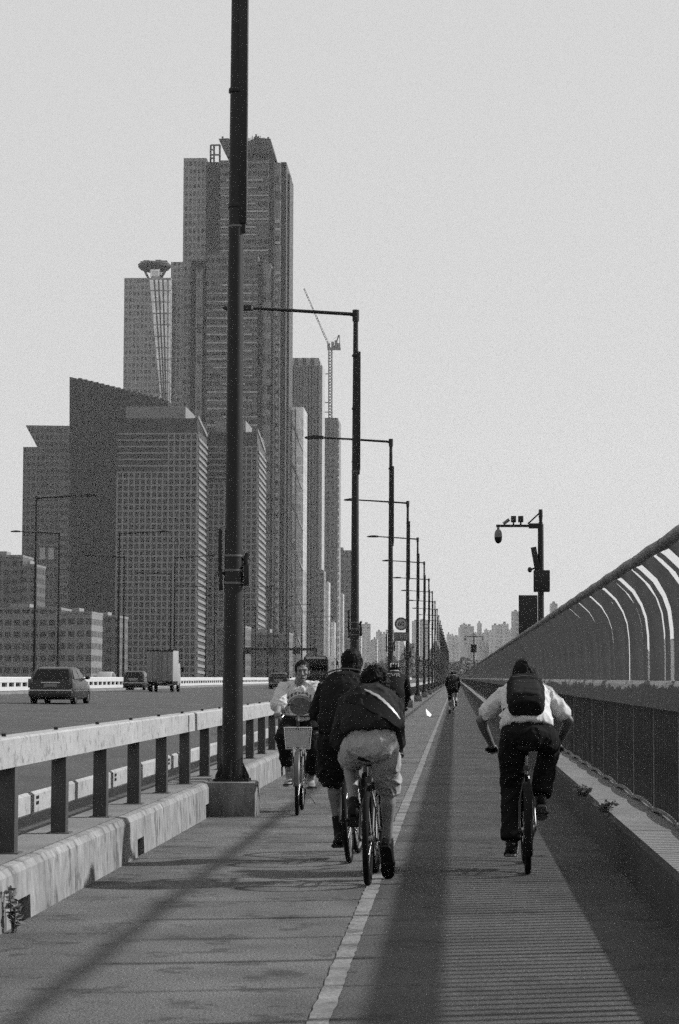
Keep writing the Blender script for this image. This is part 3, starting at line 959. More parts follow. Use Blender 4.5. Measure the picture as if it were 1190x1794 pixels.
# ---------------------------------------------------------------- camera poles on the railing
def cam_pole(label, X, Y, H, two=False):
    t = thing('camera_pole', label, 'camera pole', (X, Y, 0.0), 0, 'surveillance poles at the railing')
    MB().tube([(0, 0, -.6), (0, 0, 2.5), (0, 0, H - .35)], [.085, .075, .068], 16).tube([(0, 0, H - .36), (0, 0, H - .3)], .05, 10).build('pole', M['dark_steel'], t)
    MB().tube([(0, 0, H - .3), (0, 0, H - .16), (0, 0, H)], [.035, .05, .045], 12).build('beacon', M['dark_steel'], t)
    za = H - .36
    for s_ in ((-1, 1) if two else (-1,)):
        am = MB().box(min(0, s_ * 1.05), max(0, s_ * 1.05), -.03, .03, za - .06, za)
        am.tube([(0, 0, za + .3), (s_ * .30, 0, za + .02)], .018, 8)
        am.box(min(0, s_ * .28), max(0, s_ * .28), -.05, .05, za - .09, za + .03)
        am.build('arm', M['dark_steel'], t, True, 30)
        dm = MB().tube([(s_ * 1.0, 0, za - .06), (s_ * 1.0, 0, za - .13)], .03, 8)
        dm.tube([(s_ * 1.0, 0, za - .12), (s_ * 1.0, 0, za - .18), (s_ * 1.0, 0, za - .30)], [.05, .085, .095], 16)
        d_ = dm.build('dome_housing', M['mid_steel'], t)
        MB().ell((s_ * 1.0, 0, za - .32), (.09, .09, .13)).build('dome', M['black'], d_)
    if not two:
        for x in (-.64, -.47):
            c_ = MB().box(x - .06, x + .06, -.12, .12, za + .06, za + .20); c_.box(x - .02, x + .02, -.03, .03, za, za + .06)
            c_.tube([(x, -.13, za + .13), (x, -.12, za + .13)], .045, 12)
            c_.build('box_camera', M['dark_steel'], t, True, 30, bevel=.012)
        MB().tube([(-.88, 0, za + .02), (-.74, 0, za + .12)], .04, 8).build('bullet_camera', M['mid_steel'], t)
        R = Matrix.Rotation(math.radians(-10), 3, 'Y')
        MB().obox((-.12, -.05, H - 1.20), (.13, .09, .62), R).build('floodlight', M['dark_steel'], t, True, 30, bevel=.01)
        h_ = MB().tube([(-.07, -.05, H - 1.36), (-.22, -.05, H - 1.42)], .02, 8); h_.ell((-.26, -.06, H - 1.43), (.055, .09, .065))
        h_.build('siren_horn', M['dark_steel'], t)
        MB().box(-.17, .21, -.14, .10, H - 1.95, H - 1.44).build('control_box', M['dark_steel'], t, True, 30, bevel=.012)
    else:
        MB().box(-.35, .30, -.14, .10, H - 2.2, H - 1.3).build('control_box', M['dark_steel'], t, True, 30, bevel=.012)
    return t
cam_pole('near surveillance pole with a dome camera hanging from its left arm above the railing', 2.0, 54, 5.48)
cam_pole('distant surveillance pole with dome cameras on arms to both sides above the far railing', 2.05, 260, 6.6, True)
sg = thing('back_of_sign', 'dark rectangular sign panel seen from behind, left of the near surveillance pole', 'sign', (2.14, 68, HK))
MB().box(-.28, .28, -.02, .02, 1.5, 3.60).build('panel', M['dark_steel'], sg, True, 30, bevel=.03)
MB().tube([(0, .05, 0), (0, .05, 3.0)], .03, 8).build('sign_post', M['mid_steel'], sg)

# ---------------------------------------------------------------- speed sign on the fourth lamp post
def text_mesh(s, size, m, name, parent, loc, rot=(PI / 2, 0, 0), ext=.003, sx=1.0):
    cu = bpy.data.curves.new(name, 'FONT')
    cu.body, cu.size, cu.extrude = s, size, ext
    cu.align_x, cu.align_y = 'CENTER', 'CENTER'
    o = bpy.data.objects.new(name, cu)
    COL.objects.link(o)
    dg = bpy.context.evaluated_depsgraph_get()
    me = bpy.data.meshes.new_from_object(o.evaluated_get(dg))
    bpy.data.objects.remove(o)
    me.materials.clear(); me.materials.append(m)
    p = link(name, me, parent)
    p.location, p.rotation_euler, p.scale = loc, rot, (sx, 1, 1)
    return p
M['sign_white'] = mat('sign_white', .30, .5, .1, 5)
M['sign_ring'] = mat('sign_ring', .07, .5, .1, 5)
p = at(703, 1093, 115.3)
ss = thing('speed_sign', 'round speed limit sign reading 60 with a small plate below, on a lamp post', 'road sign', tuple(p))
MB().tube([(0, 0, 0), (0, .02, 0)], .33, 32).build('disc', M['sign_ring'], ss)
MB().tube([(0, -.004, 0), (0, -.0005, 0)], .245, 32).build('disc_face', M['sign_white'], ss)
text_mesh('60', .33, M['black'], 'numerals', ss, (0, -.006, 0))
MB().box(-.36, .36, -.002, .02, -.86, -.42).build('plate', M['sign_ring'], ss, True, 30, bevel=.01)
tx = MB()
for x in (-.22, .0, .2):
    tx.box(x - .07, x + .07, -.008, -.003, -.54, -.51); tx.box(x - .06, x - .03, -.008, -.003, -.75, -.56); tx.box(x - .01, x + .08, -.008, -.003, -.66, -.63); tx.box(x + .05, x + .075, -.008, -.003, -.77, -.68)
tx.build('plate_marks', M['sign_white'], ss, False)
MB().tube([(.1, .04, -.8), (.26, .1, -.8)], .02, 6).tube([(.1, .04, .1), (.26, .1, .1)], .02, 6).build('sign_bracket', M['dark_steel'], ss)
# ---------------------------------------------------------------- vehicles
M['paint_dark'] = mat('car_paint_dark', .018, .3, .1, 2, spec=.35)
M['paint_mid'] = mat('car_paint_mid', .03, .3, .1, 2, spec=.3)
M['glass'] = mat('vehicle_glass', .004, .15, .1, 2, spec=.2)
M['box_grey'] = mat('cargo_box', .17, .6, .15, 3, blotch=.15)
M['box_white'] = mat('cargo_box_side', .22, .6, .1, 3)
M['lamp_red'] = mat('tail_lamp', .05, .3, .2, 8)
M['chrome'] = mat('chrome', .5, .2, .05, 8, metal=.9)
M['plate'] = mat('licence_plate', .18, .5, .1, 20)
M['rim'] = mat('wheel_rim', .2, .35, .1, 8, metal=.6)

def wheel(parent, x, y, r, wd):
    o = MB().torus((0, 0, 0), r * .78, r * .23, 'x', 28, 10, wd / (r * .46)).build('wheel', M['black'], parent)
    o.location = (x, y, r)
    q = MB().tube([(-wd * .35, 0, 0), (wd * .35, 0, 0)], r * .62, 18)
    for k in range(5):
        R = Matrix.Rotation(k * 2 * PI / 5, 3, 'X')
        n = len(q.v); q.box(-wd * .42, wd * .42, -.03, .03, 0, r * .58)
        for i in range(n, len(q.v)): q.v[i] = R @ q.v[i]
    q.build('rim', M['rim'], o, True, 30)
    return o

def car(label, loc, rz, paint, Ln=4.2, W=1.74, H=1.46, group=None):
    """hatchback; heading +y, origin under the rear bumper"""
    t = thing('parked_car' if False else 'car', label, 'car', loc, rz, group)
    w_ = W / 2
    # lower body: cross sections along y  (y, half width, z bottom, z top)
    secs = [(0.0, .86, .42, .62), (.05, .93, .30, .90), (.25, .98, .22, .96), (.9, 1.0, .20, .98), (2.2, 1.0, .20, .96), (3.1, .99, .20, .92), (3.8, .96, .22, .80), (4.12, .86, .28, .68), (4.2, .7, .36, .58)]
    rings = []
    for y, k, a, b_ in secs:
        y *= Ln / 4.2; a *= H / 1.46; b_ *= H / 1.46; ww = w_ * k
        rings.append([(-ww * .9, y, a), (-ww, y, a + .1), (-ww, y, (a + b_) / 2), (-ww * .985, y, b_ - .1), (-ww * .93, y, b_), (ww * .93, y, b_), (ww * .985, y, b_ - .1), (ww, y, (a + b_) / 2), (ww, y, a + .1), (ww * .9, y, a)])
    MB().loft(rings).build('body', paint, t, True, 50)
    hs = H / 1.46
    cab = [(.14, .95, .95), (.30, .90, 1.16), (.55, .80, 1.38), (.80, .77, 1.44), (1.6, .77, 1.46), (2.2, .78, 1.43), (2.7, .83, 1.20), (3.1, .93, .94)]
    rings = [[(-w_ * .94, y * Ln / 4.2, .92 * hs), (-w_ * k, y * Ln / 4.2, z * hs - .05), (-w_ * k * .86, y * Ln / 4.2, z * hs), (w_ * k * .86, y * Ln / 4.2, z * hs), (w_ * k, y * Ln / 4.2, z * hs - .05), (w_ * .94, y * Ln / 4.2, .92 * hs)] for y, k, z in cab]
    MB().loft(rings).build('cabin', paint, t, True, 50)
    g_ = MB().add([(-w_ * .80, .165, 1.0 * hs), (w_ * .80, .165, 1.0 * hs), (w_ * .68, .505, 1.365 * hs), (-w_ * .68, .505, 1.365 * hs), (-w_ * .80, .22, .98 * hs), (w_ * .80, .22, .98 * hs), (w_ * .68, .60, 1.34 * hs), (-w_ * .68, .60, 1.34 * hs)], [(0, 1, 2, 3), (4, 7, 6, 5), (0, 4, 5, 1), (1, 5, 6, 2), (2, 6, 7, 3), (3, 7, 4, 0)])
    g_.xf(Matrix.Translation((0, -.02, 0))).build('rear_window', M['glass'], t, False)
    for s_ in (-1, 1):
        pts = [(.42, 1.0), (1.45, 1.0), (1.45, 1.33), (.72, 1.33)], [(1.53, 1.0), (2.62, 1.0), (2.2, 1.30), (1.53, 1.33)]
        for q in pts:
            vs = [(s_ * w_ * ((.955 if z < 1.1 else .80)) , y * Ln / 4.2, z * hs) for y, z in q]
            vs2 = [(x - s_ * .03, y, z) for x, y, z in vs]
            vs = [(x + s_ * .012, y, z) for x, y, z in vs]
            MB().add(vs + vs2, [(0, 1, 2, 3), (4, 7, 6, 5), (0, 4, 5, 1), (1, 5, 6, 2), (2, 6, 7, 3), (3, 7, 4, 0)]).build('side_window', M['glass'], t, False)
        tl = MB().box(s_ * w_ * .90 - .09, s_ * w_ * .90 + .07, .015, .16, .66 * hs, 1.0 * hs); tl.build('tail_light', M['lamp_red'], t, True, 30, bevel=.03)
        mi = MB().ell((s_ * (w_ + .10), 2.55 * Ln / 4.2, 1.05 * hs), (.10, .06, .075)); mi.tube([(s_ * w_ * .92, 2.6 * Ln / 4.2, .99 * hs), (s_ * (w_ + .08), 2.56 * Ln / 4.2, 1.02 * hs)], .025, 8)
        mi.build('mirror', paint, t)
        for y in (.72, 3.36): wheel(t, s_ * (w_ - .10), y * Ln / 4.2, .31, .20)
        MB().box(s_ * w_ * 1.0 - .012, s_ * w_ * 1.0 + .014, .35, 3.9 * Ln / 4.2, .52, .56).build('side_trim', M['chrome'], t, False)
    MB().prism([(-w_ * .95, .30), (w_ * .95, .30), (w_ * .97, .54), (-w_ * .97, .54)], -.07, .2, 'y').build('bumper', paint, t, True, 30, bevel=.04)
    MB().box(-w_ * .96, w_ * .96, -.078, -.06, .545, .585).build('bumper_trim', M['chrome'], t, False)
    MB().box(-.26, .26, -.012, .02, .70, .81).build('licence_plate', M['plate'], t, False)
    MB().box(-.36, .36, -.004, .03, .84, .875).build('plate_trim', M['chrome'], t, False)
    return t

p = at(100, 1236.5, 88)
car('dark hatchback with a curved rear window driving away on the left of the road', (p.x, 86.5, .415), math.radians(-1), M['paint_dark'], 4.25, 1.74, 1.46)
p = at(487, 1202, 203)
car('small dark car far up the road beside the oncoming cyclist', (p.x, 203, .42), 0, M['paint_dark'], 4.0, 1.74, 1.48)
p = at(233, 1212, 170)
car('dark car half hidden behind the box truck in the far lane', (p.x, 170, .49), 0, M['paint_dark'], 4.2, 1.7, 1.45)
p = at(203, 1187, 230)
car('pale car roof showing behind the white barrier on the opposite road', (-34.5, 226, .5), PI, M['box_white'], 4.3, 1.75, 1.5)

# box truck
p = at(280, 1213, 152)
t = thing('box_truck', 'box truck with grey rear doors and a bright sunlit side driving away', 'truck', (p.x, 152, .48))
W = 1.76
MB().box(-W / 2, W / 2, 0, 3.0, .72, 2.78).build('cargo_box', M['box_white'], t, True, 30, bevel=.02)
d_ = MB().box(-W / 2 + .05, -.01, -.03, -.001, .76, 2.70); d_.box(.01, W / 2 - .05, -.03, -.001, .76, 2.70)
d_.build('rear_doors', M['box_grey'], t, True, 30, bevel=.01)
hb = MB()
for x in (-.5, -.12, .12, .5): hb.tube([(x, -.05, .75), (x, -.05, 2.72)], .018, 6)
hb.build('door_bars', M['mid_steel'], t)
MB().box(-W / 2 - .02, W / 2 + .02, -.045, .10, 2.72, 2.80).build('door_frame', M['dark_steel'], t, False)
MB().prism([(3.1, .45), (4.6, .45), (4.6, 1.1), (4.25, 1.95), (3.1, 1.95)], -.84, .84, 'x').build('cab', M['box_white'], t, True, 30, bevel=.05)
ch = MB().box(-.35, .35, .1, 4.2, .42, .71); ch.box(-W / 2 + .05, W / 2 - .05, .0, .08, .42, .56); ch.box(-W / 2 + .05, W / 2 - .05, .05, .14, .58, .71)
ch.build('chassis', M['black'], t, False)
for s_ in (-1, 1):
    wheel(t, s_ * .72, .85, .33, .24); wheel(t, s_ * .76, 3.85, .33, .2)
    MB().box(s_ * .7 - .12, s_ * .7 + .12, -.03, -.002, .45, .54).build('tail_light', M['lamp_red'], t, False)
    mi = MB().box(s_ * 1.02 - .07, s_ * 1.02 + .07, 4.2, 4.26, 1.35, 1.7); mi.tube([(s_ * .84, 4.2, 1.6), (s_ * 1.0, 4.22, 1.6)], .02, 6)
    mi.build('mirror', M['black'], t, False)
MB().box(-.2, .2, -.01, .02, .60, .70).build('licence_plate', M['plate'], t, False)

# bus
p = at(553, 1208, 220)
t = thing('bus', 'dark bus with a large rear window seen beyond the oncoming cyclist', 'bus', (p.x, 220, .43))
bw_ = 1.24
prof = [(-bw_, .35), (-bw_, 2.7), (-bw_ + .12, 3.05), (-bw_ + .3, 3.16), (bw_ - .3, 3.16), (bw_ - .12, 3.05), (bw_, 2.7), (bw_, .35)]
MB().loft([[(x * .97, 0, z) for x, z in prof], [(x, .12, z) for x, z in prof], [(x, 10.8, z) for x, z in prof], [(x * .95, 11, z) for x, z in prof]]).build('body', M['paint_mid'], t, True, 30)
MB().box(-1.06, 1.06, -.03, -.002, 1.75, 2.78).build('rear_window', M['glass'], t, True, 30, bevel=.01)
MB().box(-.95, .95, -.04, -.002, 2.86, 3.08).build('roof_panel', M['sign_white'], t, False)
MB().box(-1.0, 1.0, -.03, -.002, .9, 1.6).build('engine_cover', M['paint_dark'], t, True, 30, bevel=.01)
MB().box(-1.2, 1.2, -.10, -.001, .36, .62).build('bumper', M['black'], t, True, 30, bevel=.03)
for s_ in (-1, 1):
    MB().box(s_ * 1.08 - .09, s_ * 1.08 + .09, -.05, -.002, .9, 1.3).build('tail_light', M['lamp_red'], t, False)
    mi = MB().box(s_ * 1.5 - .1, s_ * 1.5 + .1, 11.1, 11.18, 2.3, 2.75); mi.tube([(s_ * 1.2, 10.9, 3.0), (s_ * 1.5, 11.14, 2.75)], .03, 6)
    mi.build('mirror', M['black'], t, False)
    for y in (2.6, 8.4): wheel(t, s_ * 1.06, y, .5, .28)
    for k in range(6):
        MB().box(s_ * 1.245 - .008, s_ * 1.245 + .008, .7 + 1.65 * k, 2.2 + 1.65 * k, 1.6, 2.6).build('side_window', M['glass'], t, False)

# ---------------------------------------------------------------- bicycles
M['tyre'] = mat('tyre', .008, .8, .3, 30, spec=.08)
M['frame_black'] = mat('frame_black', .012, .35, .2, 10)
M['frame_grey'] = mat('frame_grey', .05, .35, .2, 10)
M['alloy'] = mat('alloy', .45, .25, .1, 20, metal=.85)
M['saddle'] = mat('saddle', .009, .7, .2, 30, spec=.1)
M['basket'] = mat('basket', .3, .5, .2, 20)

def bicycle(label, loc, rz=0.0, lean=0.0, steer=0.0, R=.335, base=1.06, bar_w=.31, bar_h=.98, bar_y=.80, seat=(.24, .93), crank=0.0, fenders=False, basket=False, fr='frame_black', tyre=.021, lamp=False, rack=False, pedal_drop=0.0):
    t = thing('bicycle', label, 'bicycle', loc)
    t.rotation_mode = 'QUATERNION'
    t.rotation_quaternion = (Matrix.Rotation(rz, 3, 'Z') @ Matrix.Rotation(lean, 3, 'Y')).to_quaternion()
    FM = M[fr]
    bb = V((0, .45, .285)); ax = V((0, 0, R)); head_b = V((0, base - .17, R + .30)); head_t = V((0, base - .22, R + .46))
    seat_t = V((0, seat[0] + .02, seat[1] - .16)); st = bb.lerp(seat_t, .88)
    f_ = MB()
    f_.tube([bb, st], .017); f_.tube([st, head_t - V((0, .0, .05))], .017); f_.tube([bb, head_b], .021); f_.tube([head_b, head_t], .022)
    for s_ in (-1, 1):
        f_.tube([bb + V((s_ * .03, 0, 0)), V((s_ * .058, .2, R - .03)), V((s_ * .062, 0, R))], .010, 8)
        f_.tube([st + V((s_ * .014, 0, -.02)), V((s_ * .055, .12, R + .2)), V((s_ * .062, 0, R))], .009, 8)
    f_.tube([bb - V((.038, 0, 0)), bb + V((.038, 0, 0))], .026, 12)
    f_.build('frame', FM, t)
    MB().tube([st, V((0, seat[0], seat[1] - .03))], .013).build('seat_post', M['alloy'], t)
    y0, z0 = seat
    sd = MB()
    rings = []
    for y, hw, h, dz in ((-.13, .03, .02, .0), (-.12, .075, .035, .005), (-.06, .085, .045, .01), (.0, .055, .04, .005), (.08, .025, .03, 0), (.15, .018, .025, -.005), (.165, .008, .01, -.01)):
        rings.append([(hw * math.cos(q), y0 + y, z0 + dz - h * (.5 - .5 * math.sin(q) * (1 if math.sin(q) > 0 else 1.6))) for q in [2 * PI * i / 14 for i in range(14)]])
    sd.loft(rings); sd.tube([(0, y0, z0 - .08), (0, y0, z0 - .02)], .02, 8)
    sd.build('saddle', M['saddle'], t)
    # wheels
    def whl(y, Mx=None):
        rm = MB().torus((0, 0, 0), R - .036, .011, 'x', 48, 8, 1.1)
        rm.tube([(-.045, 0, 0), (.045, 0, 0)], .02, 12)
        w = MB(); w.v, w.f = rm.v, rm.f
        o = w.build('wheel', M['alloy'], t)
        sp_ = MB()
        for k in range(28):
            a = 2 * PI * k / 28
            sp_.tube([((.03 if k % 2 else -.03), .018 * math.cos(a + 1.2), .018 * math.sin(a + 1.2)), (0, (R - .042) * math.cos(a), (R - .042) * math.sin(a))], .0013, 4)
        sp_.build('spokes', M['alloy'], o, False)
        MB().torus((0, 0, 0), R - tyre, tyre, 'x', 56, 10).build('tyre', M['tyre'], o)
        return o
    w0 = whl(0); w0.location = (0, 0, R)
    # steering assembly
    axis = (head_t - head_b).normalized()
    S = Matrix.Translation(head_b) @ Matrix.Rotation(steer, 4, axis) @ Matrix.Translation(-head_b)
    w1 = whl(base)
    w1.matrix_local = S @ Matrix.Translation((0, base, R))
    fk = MB().tube([head_b - axis * .01, head_t + axis * .08], .015)
    for s_ in (-1, 1): fk.tube([head_b + V((s_ * .045, .01, -.01)), V((s_ * .05, base - .05, R + .12)), V((s_ * .052, base, R))], [.014, .012, .009], 8)
    fk.box(-.055, .055, head_b.y - .02, head_b.y + .03, head_b.z - .03, head_b.z)
    fk.xf(S).build('fork', FM, t)
    hb = MB().tube([head_t + axis * .06, V((0, head_t.y + .02, bar_h - .06)), V((0, bar_y + .04, bar_h - .01))], .014)
    hb.tube([(-bar_w, bar_y - .05, bar_h), (-bar_w * .62, bar_y, bar_h), (-.08, bar_y + .04, bar_h - .01), (.08, bar_y + .04, bar_h - .01), (bar_w * .62, bar_y, bar_h), (bar_w, bar_y - .05, bar_h)], .0115, 8)
    ho = hb.xf(S).build('handlebar', M['frame_black'], t)
    for s_ in (-1, 1):
        MB().tube([(s_ * bar_w * 1.02, bar_y - .052, bar_h), (s_ * bar_w * .66, bar_y - .004, bar_h)], .016, 10).xf(S).build('grip', M['black'], ho)
        MB().tube([(s_ * bar_w * .6, bar_y + .02, bar_h), (s_ * bar_w * .66, bar_y + .06, bar_h - .02), (s_ * bar_w * .95, bar_y + .02, bar_h - .04)], .006, 6).xf(S).build('brake_lever', M['alloy'], ho)
    # drivetrain
    cr = MB().torus((.045, bb.y, bb.z), .085, .006, 'x', 32, 6, .6)
    tips = []
    for s_ in (1, -1):
        a = crank if s_ == 1 else crank + PI
        e = bb + V((s_ * .075, .17 * math.cos(a), .17 * math.sin(a)))
        cr.tube([bb + V((s_ * .055, 0, 0)), e], [.014, .011], 8)
        tips.append(e)
    for k in range(5):
        a = crank + k * 2 * PI / 5
        cr.tube([bb + V((.045, 0, 0)), bb + V((.045, .08 * math.cos(a), .08 * math.sin(a)))], .007, 6)
    cr.build('crank', M['alloy'], t)
    for s_, e in zip((1, -1), tips):
        MB().box(min(0, s_ * .095), max(0, s_ * .095), -.045, .045, -.012, .012).xf(Matrix.Translation(e + V((s_ * .008, 0, 0)))).build('pedal', M['black'], t, True, 30, bevel=.005)
    cn = MB()
    for dz, rr_ in ((.085, .04), (-.085, -.04)): cn.tube([bb + V((.045, 0, dz)), V((.045, 0, R + rr_))], .005, 6)
    cn.torus((.045, 0, R), .042, .008, 'x', 20, 6)
    cn.build('chain', M['frame_grey'], t)
    if fenders:
        for yc, a0, a1, Mx in ((0, 20, 210, None), (base, 0, 150, S)):
            rings = []
            for k in range(16):
                a = math.radians(a0 + (a1 - a0) * k / 15)
                rings.append([(x, yc + (R + .022 + dz) * math.cos(a), R + (R + .022 + dz) * math.sin(a)) for x, dz in ((-.032, -.012), (-.018, .004), (.018, .004), (.032, -.012), (.016, .0), (-.016, .0))])
            f2 = MB().loft(rings)
            if Mx is not None: f2.xf(Mx)
            f2.build('mudguard', M['frame_grey' if basket else 'black'], t)
    if basket:
        bk = MB()
        y1, y2, z1, z2 = bar_y + .10, bar_y + .36, bar_h - .36, bar_h - .13
        for k in range(10):
            z = z1 + (z2 - z1) * k / 9
            g = .88 + .12 * k / 9
            bk.tube([(-.15 * g, y1, z), (.15 * g, y1, z), (.15 * g, y2, z), (-.15 * g, y2, z), (-.15 * g, y1, z)], .0035 if k < 9 else .006, 4)
        for k in range(15):
            f = -1 + 2 * k / 14
            for y in (y1, y2): bk.tube([(.132 * f, y, z1), (.15 * f, y, z2)], .003, 4)
        for k in range(9):
            y = y1 + (y2 - y1) * k / 8
            for s_ in (-1, 1): bk.tube([(s_ * .132, y, z1), (s_ * .15, y, z2)], .003, 4)
            bk.tube([(-.132, y, z1), (.132, y, z1)], .003, 4)
        bo = bk.xf(S).build('basket', M['basket'], t)
        MB().box(-.125, .125, y2 + .004, y2 + .010, z1 + .02, z2 - .03).xf(S).build('basket_panel', M['basket'], bo, False)
        MB().tube([(0, y1 + .04, z1 - .04), (0, y1 + .10, z1 - .04)], .03, 10).tube([(-.08, y1 + .04, z1 - .035), (-.08, y1 + .09, z1 - .035)], .014, 8).tube([(.06, y1 + .04, z1 - .035), (.06, y1 + .09, z1 - .035)], .014, 8).xf(S).build('headlight', M['alloy'], t)
    if rack:
        rk = MB()
        for x in (-.06, 0, .06): rk.tube([(x, -.16, R + .40), (x, .2, R + .42)], .006, 6)
        for s_ in (-1, 1): rk.tube([(s_ * .07, -.05, R), (s_ * .06, -.06, R + .40)], .006, 6)
        rk.build('rack', M['frame_black'], t)
    if lamp:
        MB().tube([(0, seat[0] - .06, seat[1] - .17), (0, seat[0] - .09, seat[1] - .175)], .026, 10).build('reflector', M['lamp_red'], t)
    if basket:
        MB().tube([(-.07, .1, .20), (-.16, .0, .06)], .008, 6).build('kickstand', M['alloy'], t)
    t['_'] = 0
    del t['_']
    hands = {s_: S @ V((s_ * bar_w * .86, bar_y - .03, bar_h)) for s_ in (-1, 1)}
    return t, tips, hands, S
# ---------------------------------------------------------------- people
M['skin'] = mat('skin', .15, .55, .12, 12)
M['skin_dark'] = mat('skin_tanned', .09, .55, .12, 12)
M['hair'] = mat('hair', .008, .6, .4, 60, .4, stretch=(1, 1, .25), spec=.06)
M['white_cloth'] = mat('white_cotton', .5, .9, .08, 30, .3, bscale=120, spec=.06)
M['pale_cloth'] = mat('pale_cotton', .24, .9, .12, 30, .3, bscale=120, spec=.06)
M['black_cloth'] = mat('black_cloth', .012, .85, .3, 30, .3, bscale=140, spec=.06)
M['dark_cloth'] = mat('dark_cloth', .020, .85, .3, 30, .3, bscale=140, spec=.06)
M['grey_cloth'] = mat('grey_chino', .28, .9, .15, 25, .3, bscale=140, spec=.06)
M['charcoal_cloth'] = mat('charcoal_cloth', .04, .85, .3, 30, .3, bscale=140, spec=.06)
M['reflective'] = mat('reflective_band', .24, .4, .1, 30)
M['sole'] = mat('shoe_sole', .12, .7, .2, 20)
M['shoe_dark'] = mat('dark_shoe', .013, .55, .3, 25, spec=.06)
M['shoe_pale'] = mat('pale_shoe', .22, .6, .15, 25)
M['sock'] = mat('white_sock', .5, .9, .1, 40, spec=.06)
M['eye'] = mat('eye', .01, .2, .1, 10)
M['lip'] = mat('lip', .07, .5, .1, 10)
M['print'] = mat('shirt_print', .10, .9, .6, 28, spec=.06)
M['print_pale'] = mat('shirt_print_pale', .20, .9, .3, 40, spec=.06)

def ik(a, c, l1, l2, pole):
    a, c = V(a), V(c)
    d = c - a
    L_ = min(d.length, (l1 + l2) * .999)
    u = d.normalized()
    p = V(pole) - u * V(pole).dot(u)
    p.normalize()
    x = (l1 * l1 - l2 * l2 + L_ * L_) / (2 * L_)
    h = math.sqrt(max(l1 * l1 - x * x, 0))
    return a + u * x + p * h

def spine(pel, mid, neck, n):
    pel, mid, neck = V(pel), V(mid), V(neck)
    out = []
    for i in range(n):
        s = i / (n - 1)
        out.append((1 - s) ** 2 * pel + 2 * s * (1 - s) * mid + s * s * neck)
    return out

def torso(mb, pts, prof, grow=0.0, m=22, a=0.0, b_=1.0):
    """loft of ellipses along the spine; prof(s) -> half width, half depth"""
    rings = []
    n = len(pts)
    for i, p in enumerate(pts):
        s = i / (n - 1)
        if s < a - 1e-6 or s > b_ + 1e-6: continue
        t = (pts[min(i + 1, n - 1)] - pts[max(i - 1, 0)]).normalized()
        x = V((1, 0, 0)); x = (x - t * x.dot(t)).normalized()
        y = t.cross(x)
        hw, hd = prof(s)
        rings.append([p + x * (hw + grow) * math.cos(q) + y * (hd + grow) * math.sin(q) for q in [2 * PI * k / m for k in range(m)]])
    return mb.loft(rings)

def lerp_tab(tab):
    def f(s):
        for (s0, *v0), (s1, *v1) in zip(tab, tab[1:]):
            if s <= s1:
                k = (s - s0) / (s1 - s0); k = k * k * (3 - 2 * k)
                return tuple(p + (q - p) * k for p, q in zip(v0, v1))
        return tuple(tab[-1][1:])
    return f

MALE = lerp_tab([(0, .10, .08), (.08, .155, .115), (.2, .17, .125), (.45, .145, .105), (.7, .17, .12), (.86, .18, .115), (.95, .12, .085), (1, .062, .062)])
FEMALE = lerp_tab([(0, .10, .08), (.08, .155, .115), (.2, .17, .12), (.45, .125, .095), (.7, .15, .115), (.86, .16, .10), (.95, .105, .075), (1, .055, .055)])

def frame_from(fwd, up=(0, 0, 1)):
    y = V(fwd).normalized(); x = y.cross(V(up)).normalized(); z = x.cross(y)
    return Matrix((x, y, z)).transposed()

def foot_mesh(mb, ank, toe, up, k=1.0, sole=False):
    """shoe or foot: ank = ankle joint, toe = direction"""
    R = frame_from(toe, up)
    rings = []
    for y, hw, zt, zb in ((-.075, .022, -.02, -.075), (-.06, .034, .0, -.085), (0, .040, .02, -.088), (.06, .043, -.02, -.088), (.12, .048, -.045, -.088), (.165, .042, -.058, -.086), (.195, .022, -.068, -.082)):
        ring = []
        for q in [2 * PI * i / 12 for i in range(12)]:
            c, s = math.cos(q), math.sin(q)
            z = (zt + zb) / 2 + (zt - zb) / 2 * s
            ring.append(V(ank) + R @ V((hw * k * c, y * k, z * (k if not sole else k))))
        rings.append(ring)
    return mb.loft(rings)

def hand_mesh(mb, wrist, grip, u, f, side, k=1.0):
    """hand closed round a bar: grip = bar centre, u = bar direction (towards outside), f = forward"""
    u = V(u).normalized(); f = V(f).normalized(); z = u.cross(f)
    if z.z < 0: z = -z
    grip = V(grip)
    palm = grip - f * .022 * k + z * .026 * k
    R = Matrix((u, f, z)).transposed()
    mb.ell(palm, (.042 * k, .042 * k, .017 * k), R, 12, 8)
    mb.tube([wrist, V(wrist).lerp(palm, .6), palm - f * .01], [.026 * k, .025 * k, .022 * k], 10, True)
    for i, ln in enumerate((.92, 1.0, .96, .8)):
        o = grip - u * side * 0 + u * (-.030 + .0205 * i) * k
        r = .0088 * k
        mb.tube([o + f * .008 * k + z * .030 * k, o + f * .030 * ln * k + z * .020 * k, o + f * .034 * ln * k - z * .008 * k, o + f * .010 * k - z * .028 * ln * k, o - f * .012 * ln * k - z * .026 * k], [r * 1.05, r * 1.05, r, r * .95, r * .85], 8, True)
    o = grip - u * .040 * k
    mb.tube([palm - u * .030 * k - f * .018 * k, o - u * .008 * k - z * .002 * k, o + f * .020 * k - z * .022 * k], [.012 * k, .0105 * k, .009 * k], 8, True)

